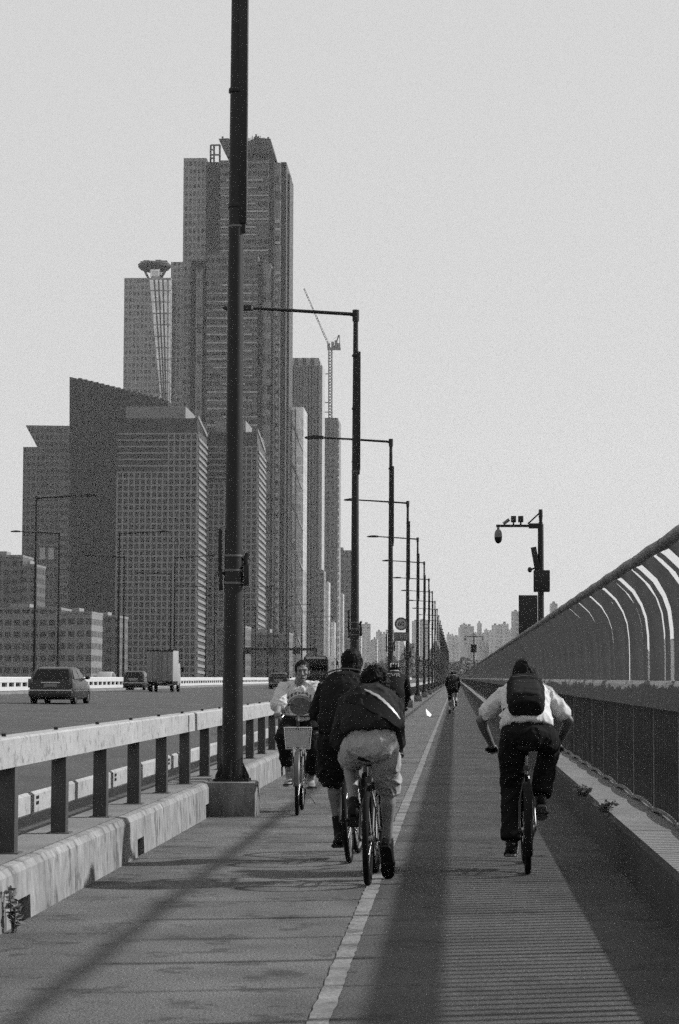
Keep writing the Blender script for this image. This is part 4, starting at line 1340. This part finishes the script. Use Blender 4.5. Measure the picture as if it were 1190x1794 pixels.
def head_mesh(mb, c, fwd, up, k=1.0):
    R = frame_from(fwd, up)
    def P(x, y, z): return V(c) + R @ (V((x, y, z)) * k)
    mb.ell(P(0, -.008, .025), V((.074, .094, .092)) * k, R, 18, 12)
    mb.ell(P(0, .022, -.045), V((.056, .066, .066)) * k, R, 16, 10)       # face and jaw
    mb.ell(P(0, .062, -.094), V((.026, .022, .020)) * k, R, 10, 8)        # chin
    mb.tube([P(0, .088, .012), P(0, .106, -.022), P(0, .112, -.034)], [.008 * k, .012 * k, .013 * k], 8, True)
    for s in (-1, 1):
        mb.ell(P(s * .014, .100, -.036), V((.008, .010, .007)) * k, R, 8, 6)
        mb.ell(P(s * .076, -.008, -.012), V((.010, .020, .032)) * k, R, 8, 8)
        mb.ell(P(s * .040, .066, -.022), V((.022, .018, .016)) * k, R, 8, 6)  # cheek
        mb.tube([P(s * .012, .090, .030), P(s * .05, .074, .030)], .008 * k, 6, True)  # brow ridge
    mb.tube([P(-.022, .080, -.066), P(0, .088, -.064), P(.022, .080, -.066)], .008 * k, 6, True)
    return P

def face_parts(P, parent, k=1.0):
    for s in (-1, 1):
        MB().ell(P(s * .032, .080, .006), V((.009, .005, .004)) * k).build('eye', M['eye'], parent)
        MB().tube([P(-.022, .087, -.066), P(0, .096, -.065), P(.022, .087, -.066)], [.004, .006, .004], 6, True).build('lips', M['lip'], parent)

def person(label, loc, rz, lean, pel, mid, neck, head, hfwd, hands, tips, S, prof=MALE, shw=.185, knee_out=(.25, .25), toe=((0, 1, -.15), (0, 1, -.15)), elbow=((-1, -.2, -.5), (1, -.2, -.5)), skin='skin', k=1.0, legs=(.44, .43), arms=(.29, .26), hip_w=.095, detail=True, ank_lift=.095, ank_in=.0, bar_dir=None, hup=(0, 0, 1)):
    t = thing('person', label, 'person', loc)
    t.rotation_mode = 'QUATERNION'
    t.rotation_quaternion = (Matrix.Rotation(rz, 3, 'Z') @ Matrix.Rotation(lean, 3, 'Y')).to_quaternion()
    pts = spine(pel, mid, neck, 26)
    b = MB()
    torso(b, pts, prof)
    tn = (pts[-1] - pts[-4]).normalized()
    head = V(head)
    b.tube([pts[-2], V(neck).lerp(head, .6)], [.062, .054], 14, True)
    P = head_mesh(b, head, hfwd, hup, 1.0)
    sh, el, wr, hp, kn, an = {}, {}, {}, {}, {}, {}
    shp = pts[21]
    for i, s in enumerate((-1, 1)):
        sh[s] = shp + V((s * shw, 0, 0)) + V(((0, 0, 0)))
        g = V(hands[s])
        fdir = V((0, 1, 0))
        wr[s] = g + V((0, -.075, .035))
        el[s] = ik(sh[s], wr[s], arms[0], arms[1], elbow[i])
        b.tube([shp + V((s * shw * .5, 0, .0)), sh[s], sh[s].lerp(el[s], .4), el[s]], [.065, .058, .047, .038], 14, True)
        b.tube([el[s], el[s].lerp(wr[s], .3), wr[s]], [.038, .040, .026], 14, True)
        bd = V((s, -.2, 0)) if bar_dir is None else V(bar_dir) * s
        hand_mesh(b, wr[s], g, bd, fdir - V((0, 0, 0)), s)
        hp[s] = V(pel) + V((s * hip_w, .01, .02))
        tp = V(tips[0 if s == 1 else 1])
        td = V(toe[i]).normalized()
        an[s] = tp + V((s * (.045 - ank_in), 0, 0)) - td * .095 + frame_from(td).col[2] * ank_lift
        kn[s] = ik(hp[s], an[s], legs[0], legs[1], V((s * knee_out[i], 1, .15)))
        b.tube([hp[s], hp[s].lerp(kn[s], .35), kn[s]], [.088, .082, .056], 16, True)
        b.tube([kn[s], kn[s].lerp(an[s], .28) + V((0, -.012, 0)), kn[s].lerp(an[s], .6), an[s]], [.056, .058, .043, .036], 14, True)
        foot_mesh(b, an[s], td, (0, 0, 1), .92)
    body = remeshed(b, 'body', M[skin], t, .0062 if detail else .011, 4)
    return t, dict(pts=pts, prof=prof, sh=sh, el=el, wr=wr, hp=hp, kn=kn, an=an, P=P, shp=shp, pel=V(pel), toe={-1: V(toe[0]), 1: V(toe[1])}, head=head, R=frame_from(hfwd, hup), shw=shw)

def shirt(t, D, m, sleeve=.6, grow=.018, loose=.02, lo=.06, fold=.012, name='shirt', vox=.009, cuff=.0, long=0.0, flare=.0, rs=1.0):
    mb = MB()
    pr = D['prof']
    def pf(s):
        hw, hd = pr(s)
        k = loose * max(0, 1 - abs(s - .42) / .4) + flare * max(0, 1 - s / .3)
        return (hw + k, hd + k)
    torso(mb, D['pts'], pf, grow, 24, lo, .97)
    for s in (-1, 1):
        sh, el, wr = D['sh'][s], D['el'][s], D['wr'][s]
        mb.tube([D['shp'] + V((s * D['shw'] * .45, 0, 0)), sh, sh.lerp(el, min(sleeve, 1))], [.078 * rs, (.072 + grow * .4) * rs, (.058 + grow * .7 + cuff) * rs], 16, True)
        if sleeve > 1:
            e = el.lerp(wr, min(sleeve - 1, .95))
            mb.tube([el, el.lerp(e, .4), e], [.055 + grow * .5, .052 + grow * .3, .036 + grow * .3], 14, True)
    return remeshed(mb, name, M[m], t, vox, 5, fold, 10, (1, 1, .7))

def trousers(t, D, m, length=1.9, grow=.016, fold=.012, name='trousers', vox=.009, hem=.0, hi=.30, thigh=0.0):
    mb = MB()
    torso(mb, D['pts'], D['prof'], grow, 22, 0.0, hi)
    mb.ell(D['pel'] + V((0, -.02, .0)), (.165 + grow, .13 + grow, .12))
    for s in (-1, 1):
        hp, kn, an = D['hp'][s], D['kn'][s], D['an'][s]
        mb.tube([hp, hp.lerp(kn, .35), hp.lerp(kn, min(length, 1))], [.098 + grow, .090 + grow + thigh, .064 + grow + thigh + hem * (length <= 1)], 18, True)
        if length > 1:
            e = kn.lerp(an, length - 1)
            mb.tube([kn, kn.lerp(e, .35), e], [.064 + grow + thigh * .8, .062 + grow + thigh * .5, .050 + grow * .8 + hem], 16, False)
    return remeshed(mb, name, M[m], t, vox, 4, fold, 9, (1, 1, .6))

def shoes(t, D, m, sole='sole', k=1.08, sock=None):
    for s in (-1, 1):
        mb = foot_mesh(MB(), D['an'][s], D['toe'][s], (0, 0, 1), k)
        an, kn = D['an'][s], D['kn'][s]
        d = (kn - an).normalized()
        mb.tube([an - d * .02, an + d * .03], [.047, .046], 14, True)
        o = remeshed(mb, 'shoe', M[m], t, .006, 3)
        R = frame_from(D['toe'][s])
        sl = MB()
        rings = []
        for z in (-.092, -.108):
            rings.append([D['an'][s] + R @ V((hw * sx * 1.12, y * k, z * k)) for sx, seq in ((1, 1), (-1, -1)) for y, hw in ([(-.08, .02), (-.06, .034), (0, .038), (.06, .042), (.12, .047), (.17, .04), (.2, .015)][::seq])])
        sl.loft(rings).build('sole', M[sole], o, True, 40)
        if sock:
            MB().tube([an + d * .02, an + d * .16], [.043, .046], 14).build('sock', M[sock], t)

def hair(t, D, curl=.012, size=1.06, low=-.02, longer=0.0, m='hair', back=-.018, fscale=32):
    mb = MB()
    P, R = D['P'], D['R']
    mb.ell(P(0, back, .035), (.080 * size, .098 * size, .092 * size), R, 20, 12)
    mb.ell(P(0, back - .03, low), (.074 * size, .070 * size, .085 * size), R, 16, 10)
    if longer:
        mb.tube([P(0, back - .05, low), P(0, back - .07, low - longer)], [.075, .045], 14, True)
    return remeshed(mb, 'hair', M[m], t, .007, 2, curl, fscale)

def worn(name, label, cat, t):
    o = thing(name, label, cat, t.location)
    o.rotation_mode = 'QUATERNION'
    o.rotation_quaternion = t.rotation_quaternion
    return o

# --- F: right rider, white T-shirt, backpack
p = gr(925, 1532)
loc = (p.x, p.y, 0)
bk, tips, hands, S = bicycle('black bicycle under the rider in white T-shirt on the right', loc, math.radians(-.5), math.radians(-.4), 0.02, R=.34, bar_w=.305, bar_h=.93, bar_y=.82, seat=(.20, .98), crank=math.radians(68), fenders=True, lamp=True, rack=False, tyre=.024)
t, D = person('person in white T-shirt and black trousers standing on the pedals of the right-hand bicycle', loc, math.radians(-.5), math.radians(-.4), (.01, .20, 1.06), (0, .26, 1.30), (.0, .66, 1.40), (.0, .72, 1.50), (0, 1, -.3), hands, tips, S, shw=.165, knee_out=(.05, .22), toe=((0, 1, -.1), (0, 1, -.45)), elbow=((-.8, -.1, -.5), (.8, -.1, -.5)), skin='skin_dark', legs=(.47, .45), arms=(.275, .265))
shirt(t, D, 'white_cloth', .66, .020, .012, .09, .015, 't_shirt', cuff=.006, flare=.016, rs=.93)
trousers(t, D, 'black_cloth', 1.97, .014, .012, hem=.022, thigh=.008)
shoes(t, D, 'shoe_dark')
hair(t, D, .010, 1.16, -.04, .12, back=-.03, fscale=22)
face_parts(D['P'], t)
bp = worn('backpack', 'black backpack worn by the rider in white T-shirt', 'backpack', t)
a, c = D['pts'][11], D['pts'][22]
ax_ = (c - a).normalized(); out_ = ax_.cross(V((1, 0, 0))).normalized()
if out_.z < 0: out_ = -out_
Rb = Matrix((V((1, 0, 0)), -out_, ax_)).transposed()
cb = a.lerp(c, .38) + out_ * .19 + V((0, -.05, -.085))
mb = MB()
def rbox(mb, c, hx, hy, hz, R, r=.05):
    rings = []
    for z, g in ((-hz, .72), (-hz * .88, .92), (-hz * .3, 1.0), (hz * .4, .98), (hz * .82, .86), (hz, .55)):
        ring = []
        for q in [2 * PI * i / 24 for i in range(24)]:
            cx_, sy_ = math.cos(q), math.sin(q)
            e = .55
            ring.append(V(c) + R @ V((hx * g * math.copysign(abs(cx_) ** e, cx_), hy * g * math.copysign(abs(sy_) ** e, sy_), z)))
        rings.append(ring)
    mb.loft(rings)
rbox(mb, cb, .142, .09, .24, Rb)
remeshed(mb, 'bag', M['black_cloth'], bp, .009, 4, .010, 9)
mb = MB(); rbox(mb, cb + out_ * .075 - ax_ * .06, .115, .035, .13, Rb)
remeshed(mb, 'front_pocket', M['dark_cloth'], bp, .008, 3, .006, 10)
for s in (-1, 1):
    mb = MB().tube([cb + V((s * .10, 0, 0)) + ax_ * .20 - out_ * .06, D['sh'][s] * .75 + D['shp'] * .25 + out_ * .10, D['sh'][s].lerp(D['shp'], .2) + ax_ * .07, D['sh'][s].lerp(D['shp'], .15) - out_ * .10, cb + V((s * .17, 0, 0)) - ax_ * .02 - out_ * .13, cb + V((s * .10, 0, 0)) - ax_ * .16 - out_ * .02], .013, 8)
    mb.build('strap', M['black_cloth'], bp)
zp = MB().tube([cb + out_ * .115 + ax_ * .07 + V((-.10, 0, 0)), cb + out_ * .117 + ax_ * .085, cb + out_ * .115 + ax_ * .07 + V((.10, 0, 0))], .004, 6).build('zip', M['mid_steel'], bp)

# --- C: centre rider, grey shorts, dark jacket, sling bag
p = gr(645, 1552)
loc = (p.x, p.y, 0)
bk, tips, hands, S = bicycle('black bicycle nearest the camera under the rider in grey knee-length trousers', loc, math.radians(-.8), math.radians(-.6), -.06, R=.34, base=1.07, bar_w=.215, bar_h=.95, bar_y=.80, seat=(.22, .93), crank=math.radians(-72), tyre=.024, lamp=True, fr='frame_black')
t, D = person('person in dark jacket and baggy grey knee-length trousers hunched over the nearest bicycle', loc, math.radians(-.8), math.radians(-.6), (.02, .19, 1.00), (.01, .22, 1.31), (.0, .58, 1.33), (.03, .67, 1.43), (0, 1, -.2), hands, tips, S, shw=.17, knee_out=(.20, .16), hip_w=.08, toe=((0, 1, -.25), (.05, 1, -1.3)), elbow=((-.25, -.3, -1), (.1, -.3, -1)), skin='skin')
shirt(t, D, 'dark_cloth', 1.9, .024, .045, .14, .017, 'jacket', flare=.01, rs=.95)
trousers(t, D, 'grey_cloth', 1.12, .006, .016, hem=.030, thigh=.020, hi=.24)
shoes(t, D, 'shoe_dark', sole='shoe_dark', k=1.15)
hair(t, D, .024, 1.28, -.02, fscale=26)
face_parts(D['P'], t)
sb = worn('sling_bag', 'pale reflective sling bag strap across the back of the rider in dark jacket', 'bag', t)
# strap follows the back from left waist to right shoulder
pts, pr = D['pts'], D['prof']
def back_pt(s, ang, g=.075):
    i = s * (len(pts) - 1)
    i0 = int(min(i, len(pts) - 2)); f = i - i0
    p = pts[i0].lerp(pts[i0 + 1], f)
    tn = (pts[i0 + 1] - pts[i0]).normalized()
    x = V((1, 0, 0)); y = tn.cross(x)
    if y.y > 0 and y.z < 0: y = -y
    hw, hd = pr(s)
    if (x.cross(tn)).z > 0: y = x.cross(tn)
    return p + x * (hw + g) * math.sin(ang) + y * (hd + g) * math.cos(ang), (x * math.sin(ang) + y * math.cos(ang)).normalized()
def ribbon(path, wd, th, g):
    mb = MB(); rings = []
    q = [back_pt(s, a, g) for s, a in path]
    for i, (p, n_) in enumerate(q):
        d = (q[min(i + 1, len(q) - 1)][0] - q[max(i - 1, 0)][0]).normalized()
        b_ = d.cross(n_).normalized()
        k = math.sin(PI * (i + .6) / (len(q) + .2)) ** .5
        rings.append([p + b_ * wd * k + n_ * th, p - b_ * wd * k + n_ * th, p - b_ * wd * k - n_ * th, p + b_ * wd * k - n_ * th])
    return mb.loft(rings)
path = [(.56 - .22 * k / 15 - .05 * (k / 15) ** 2, -.15 + 1.3 * k / 15) for k in range(16)]
ribbon(path, .014, .004, .078).build('reflective_strap', M['reflective'], sb, True, 40)
path = [(.55 - .36 * k / 15, -.9 + 2.1 * k / 15) for k in range(16)]
ribbon(path, .055, .010, .066).build('bag_body', M['black_cloth'], sb, True, 40)

# --- B: rider in black at the left, close beside C
p = gr(613, 1512)
loc = (p.x, p.y, 0)
bk, tips, hands, S = bicycle('dark bicycle with mudguards just left of the nearest bicycle', loc, math.radians(-1.5), math.radians(-3.2), -.08, R=.34, bar_w=.30, bar_h=1.08, bar_y=.72, seat=(.22, .96), crank=math.radians(93), tyre=.022, fr='frame_black', rack=False)
t, D = person('person in loose black T-shirt and black shorts riding left of the rider in dark jacket', loc, math.radians(-1.5), math.radians(-2.0), (-.02, .20, 1.03), (-.03, .14, 1.33), (.0, .42, 1.475), (.035, .48, 1.60), (.1, 1, -.1), hands, tips, S, shw=.18, knee_out=(.25, .2), toe=((-.15, 1, -.1), (0, 1, -.3)), elbow=((-.35, -.25, -1), (.3, -.3, -1)), skin='skin_dark', legs=(.46, .45), arms=(.26, .24))
shirt(t, D, 'black_cloth', .85, .022, .035, .02, .014, 't_shirt', cuff=.012, flare=.05, rs=.88)
trousers(t, D, 'black_cloth', .86, .02, .022, name='shorts', hem=.03, thigh=.016)
shoes(t, D, 'shoe_dark', sole='shoe_dark', k=1.08, sock=None)
for s in (-1, 1):
    an, kn = D['an'][s], D['kn'][s]; d = (kn - an).normalized()
    MB().tube([an + d * .02, an + d * .14], [.045, .047], 14).build('sock', M['black_cloth'], t)
hair(t, D, .012, 1.10, -.02)
face_parts(D['P'], t)
pth = [(.86, -.9 + 1.8 * k / 15) for k in range(16)]
pts, pr = D['pts'], D['prof']
ribbon(pth, .008, .003, .062).build('yoke_piping', M['charcoal_cloth'], t, True, 40)
MB().torus((0, 0, 0), .031, .007, 'y', 20, 6).xf(Matrix.Translation(D['wr'][-1])).build('wristwatch', M['mid_steel'], t)

# --- A: woman coming towards the camera
p = gr(519, 1428)
q = gr(532, 1421.5)
loc = (-1.745, 26.04, 0)
bk, tips, hands, S = bicycle('silver bicycle with a front basket ridden towards the camera beside the lamp plinth', loc, PI + math.radians(1.0), math.radians(.5), .03, R=.335, bar_w=.27, bar_h=1.08, bar_y=.70, seat=(.20, .90), crank=math.radians(8), fenders=True, basket=True, fr='frame_grey')
t, D = person('person with tied-back hair in printed white T-shirt riding towards the camera', loc, PI + math.radians(1.0), math.radians(.5), (0, .18, .98), (0, .10, 1.28), (.02, .20, 1.44), (-.02, .235, 1.565), (-.06, 1, -.02), hands, tips, S, prof=FEMALE, shw=.165, knee_out=(.25, .28), toe=((-.1, 1, 0), (.1, 1, 0)), elbow=((-.5, -.5, -1), (.5, -.5, -1)), skin='skin')
sh_ = shirt(t, D, 'white_cloth', .85, .028, .05, .0, .014, 't_shirt', cuff=.015, flare=.05)
# printed oval emblem on the chest, laid on the shirt's own surface
def decal(src, name, m, test, off=.004):
    me = src.data
    keep = [pl for pl in me.polygons if pl.normal.y > .25 and test(pl.center)]
    idx, vs, fs = {}, [], []
    for pl in keep:
        f = []
        for vi in pl.vertices:
            if vi not in idx:
                idx[vi] = len(vs); vs.append(me.vertices[vi].co + me.vertices[vi].normal * off)
            f.append(idx[vi])
        fs.append(tuple(f))
    mb = MB(); mb.v, mb.f = vs, fs
    return mb.build(name, m, src, True, 60, fixn=False)
cz = 1.175
decal(sh_, 'chest_print', M['print'], lambda c: ((c.x / .115) ** 2 + ((c.z - cz) / .10) ** 2) < 1)
decal(sh_, 'print_rim', M['print_pale'], lambda c: 1.15 < ((c.x / .115) ** 2 + ((c.z - cz) / .10) ** 2) < 1.5 and c.z > cz)
decal(sh_, 'print_arc', M['print'], lambda c: 1.9 < ((c.x / .115) ** 2 + ((c.z - cz) / .10) ** 2) < 2.7 and c.z > cz + .09 and math.sin(c.x * 150) + .5 * math.sin(c.z * 220) > -.2)
trousers(t, D, 'black_cloth', 1.72, .016, .012, hem=.01, thigh=.01)
shoes(t, D, 'shoe_pale', k=1.0)
hair(t, D, .006, 1.05, -.03, .12, back=-.026)
face_parts(D['P'], t)

# --- D: cyclist in helmet, lettered jersey, further ahead
def racer(label_p, label_b, loc, rz, detail, lettering, crank, x_head=0.0):
    bk, tips, hands, S = bicycle(label_b, loc, rz, 0, 0, R=.34, bar_w=.22, bar_h=.94, bar_y=.86, seat=(.20, .99), crank=crank, tyre=.014, fr='frame_black')
    t, D = person(label_p, loc, rz, 0, (0, .17, 1.08), (0, .24, 1.42), (0, .60, 1.53), (x_head, .69, 1.61), (0, 1, -.1), hands, tips, S, shw=.185, knee_out=(.12, .12), toe=((0, 1, -.15), (0, 1, -.3)), elbow=((-1, -.1, -.5), (1, -.1, -.5)), skin='skin_dark', legs=(.46, .45), arms=(.31, .28), detail=detail)
    sh_ = shirt(t, D, 'black_cloth', .95, .018, .02, .08, .006, 'jersey')
    trousers(t, D, 'black_cloth', 1.05, .008, .004, name='cycling_shorts')
    shoes(t, D, 'shoe_dark', k=1.05, sock='sock')
    P, R = D['P'], D['R']
    hm = MB().ell(P(0, -.01, .055), (.098, .130, .085), R, 20, 12)
    ho = remeshed(hm, 'helmet', M['black_cloth'], t, .007, 3)
    st_ = MB()
    for x in (-.06, -.02, .02, .06):
        st_.tube([P(x * 1.1, -.125, .07), P(x * 1.15, -.075, .128), P(x, 0, .145), P(x * .8, .08, .115)], .010, 6, True)
    st_.build('helmet_stripe', M['reflective'] if lettering else M['black_cloth'], ho)
    MB().tube([P(-.07, -.10, .0), P(0, -.135, .005), P(.07, -.10, .0)], .012, 6, True).build('helmet_band', M['sign_white'], ho)
    hair(t, D, .004, 1.0, -.03)
    for s in (-1, 1):
        a, c = D['sh'][s].lerp(D['el'][s], .93), D['sh'][s].lerp(D['el'][s], 1.02)
        MB().tube([a, c], .062, 14).build('sleeve_band', M['sock'], sh_)
        e, w_ = D['el'][s], D['wr'][s]
        MB().tube([e.lerp(w_, .1), e.lerp(w_, .9)], [.046, .034], 14).build('arm_sleeve', M['black_cloth'], t)
    if lettering:
        q0 = D['pts'][20]; tn = (D['pts'][21] - D['pts'][19]).normalized()
        nrm = V((1, 0, 0)).cross(tn).normalized()
        if nrm.z < 0: nrm = -nrm
        nrm = (nrm + V((0, -.6, .1))).normalized()
        up = (V((0, 0, 1)) - nrm * nrm.z).normalized(); xx = up.cross(nrm)
        o = text_mesh('EVR', .125, M['reflective'], 'jersey_lettering', sh_, q0 + V((0, -.165, .065)), (0, 0, 0), .004, 1.15)
        o.rotation_euler = Matrix((xx, up, nrm)).transposed().to_euler()
    return t
racer('person in black lettered jersey and striped helmet riding ahead of the rider in dark jacket', 'thin-tyred bicycle under the helmeted rider in lettered jersey', (-1.10, 40.0, 0), math.radians(-1), True, True, math.radians(-60))
racer('distant person in dark clothes and helmet cycling away along the middle of the path', 'distant bicycle under the dark rider in the middle of the path', (-.12, 89.5, 0), 0, False, False, math.radians(75))

# ---------------------------------------------------------------- small things
p = gr(752, 1256)
lt = MB()
rr = random.Random(4)
pt = [(-.10, .0), (.03, -.05), (.11, .02), (.10, .26), (.02, .20), (-.03, .12)]
rings = [[(x, .03 * math.sin(i * 2.1) + .12 * z, z + .015 * math.sin(i * 3)) for i, (x, z) in enumerate(pt)], [(x, .012 + .03 * math.sin(i * 2.1) + .12 * z, z + .015 * math.sin(i * 3)) for i, (x, z) in enumerate(pt)]]
o = lt.loft(rings).build('paper_scrap', mat('paper', .8, .8, .05, 10), None, False)
o.location = (p.x, p.y, .06)
o.rotation_euler = (math.radians(-38), 0, math.radians(58))
o.scale = (1.5, 1, 1.25)
tag(o, 'crumpled white scrap of paper lying beside the white line', 'litter')

def weed(label, loc, n, h, spread, seed, thin=True):
    rr = random.Random(seed)
    t = thing('weed', label, 'weed', loc, 0, 'weeds along the kerbs')
    st, lf = MB(), MB()
    for k in range(n):
        a = rr.uniform(0, 2 * PI); L_ = h * rr.uniform(.45, 1)
        d = V((math.cos(a), math.sin(a), 0)) * spread * rr.uniform(.2, 1)
        b0 = d * .25
        mid_ = b0.lerp(d, .4) + V((0, 0, L_ * .6)); e = d + V((0, 0, L_))
        st.tube([b0, mid_, e], [.004, .003, .002], 5)
        for j in range(9):
            f = rr.uniform(.15, 1)
            p_ = b0.lerp(mid_, f * 2) if f < .5 else mid_.lerp(e, f * 2 - 1)
            u = V((rr.gauss(0, 1), rr.gauss(0, 1), rr.uniform(-.3, .8))).normalized() * rr.uniform(.03, .06)
            w_ = u.cross(V((rr.gauss(0, 1), rr.gauss(0, 1), rr.gauss(0, 1)))).normalized() * rr.uniform(.007, .014)
            o = len(lf.v)
            lf.v += [p_, p_ + u * .5 + w_, p_ + u, p_ + u * .5 - w_]; lf.f.append((o, o + 1, o + 2, o + 3))
    st.build('stem', M['weed'], t)
    lf.build('leaves', M['weed'], t, False, fixn=False)
M['weed'] = mat('weed_leaf', .12, .7, .4, 30)
weed('leafy weed growing at the foot of the left kerb beside the drain slot', (-2.59, 13.42, 0), 13, .32, .055, 5)
p = at(1022, 1385, 1); 
for (px, py, lab, sd) in ((1024, 1396, 'clump of weeds on the edge of the right kerb, the farther of two', 8), (1060, 1424, 'clump of weeds on the edge of the right kerb, the nearer of two', 9)):
    q = gr(px, py, .36)
    weed(lab, (q.x, q.y, .36), 16, .11, .11, sd)

# ---------------------------------------------------------------- air
hz = MB().box(-2700, 2700, -160, 4300, -32, 420).build('haze', None or mat('haze_placeholder', .5), None, False)
kind(hz, 'stuff')
m = bpy.data.materials.new('haze_air')
m.use_nodes = True
m.node_tree.nodes.clear()
ov = m.node_tree.nodes.new('ShaderNodeOutputMaterial')
pv = m.node_tree.nodes.new('ShaderNodeVolumePrincipled')
pv.inputs['Color'].default_value = (.9, .9, .9, 1)
pv.inputs['Density'].default_value = 0.00006
pv.inputs['Anisotropy'].default_value = 0.2
m.node_tree.links.new(pv.outputs[0], ov.inputs['Volume'])
hz.data.materials.clear()
hz.data.materials.append(m)
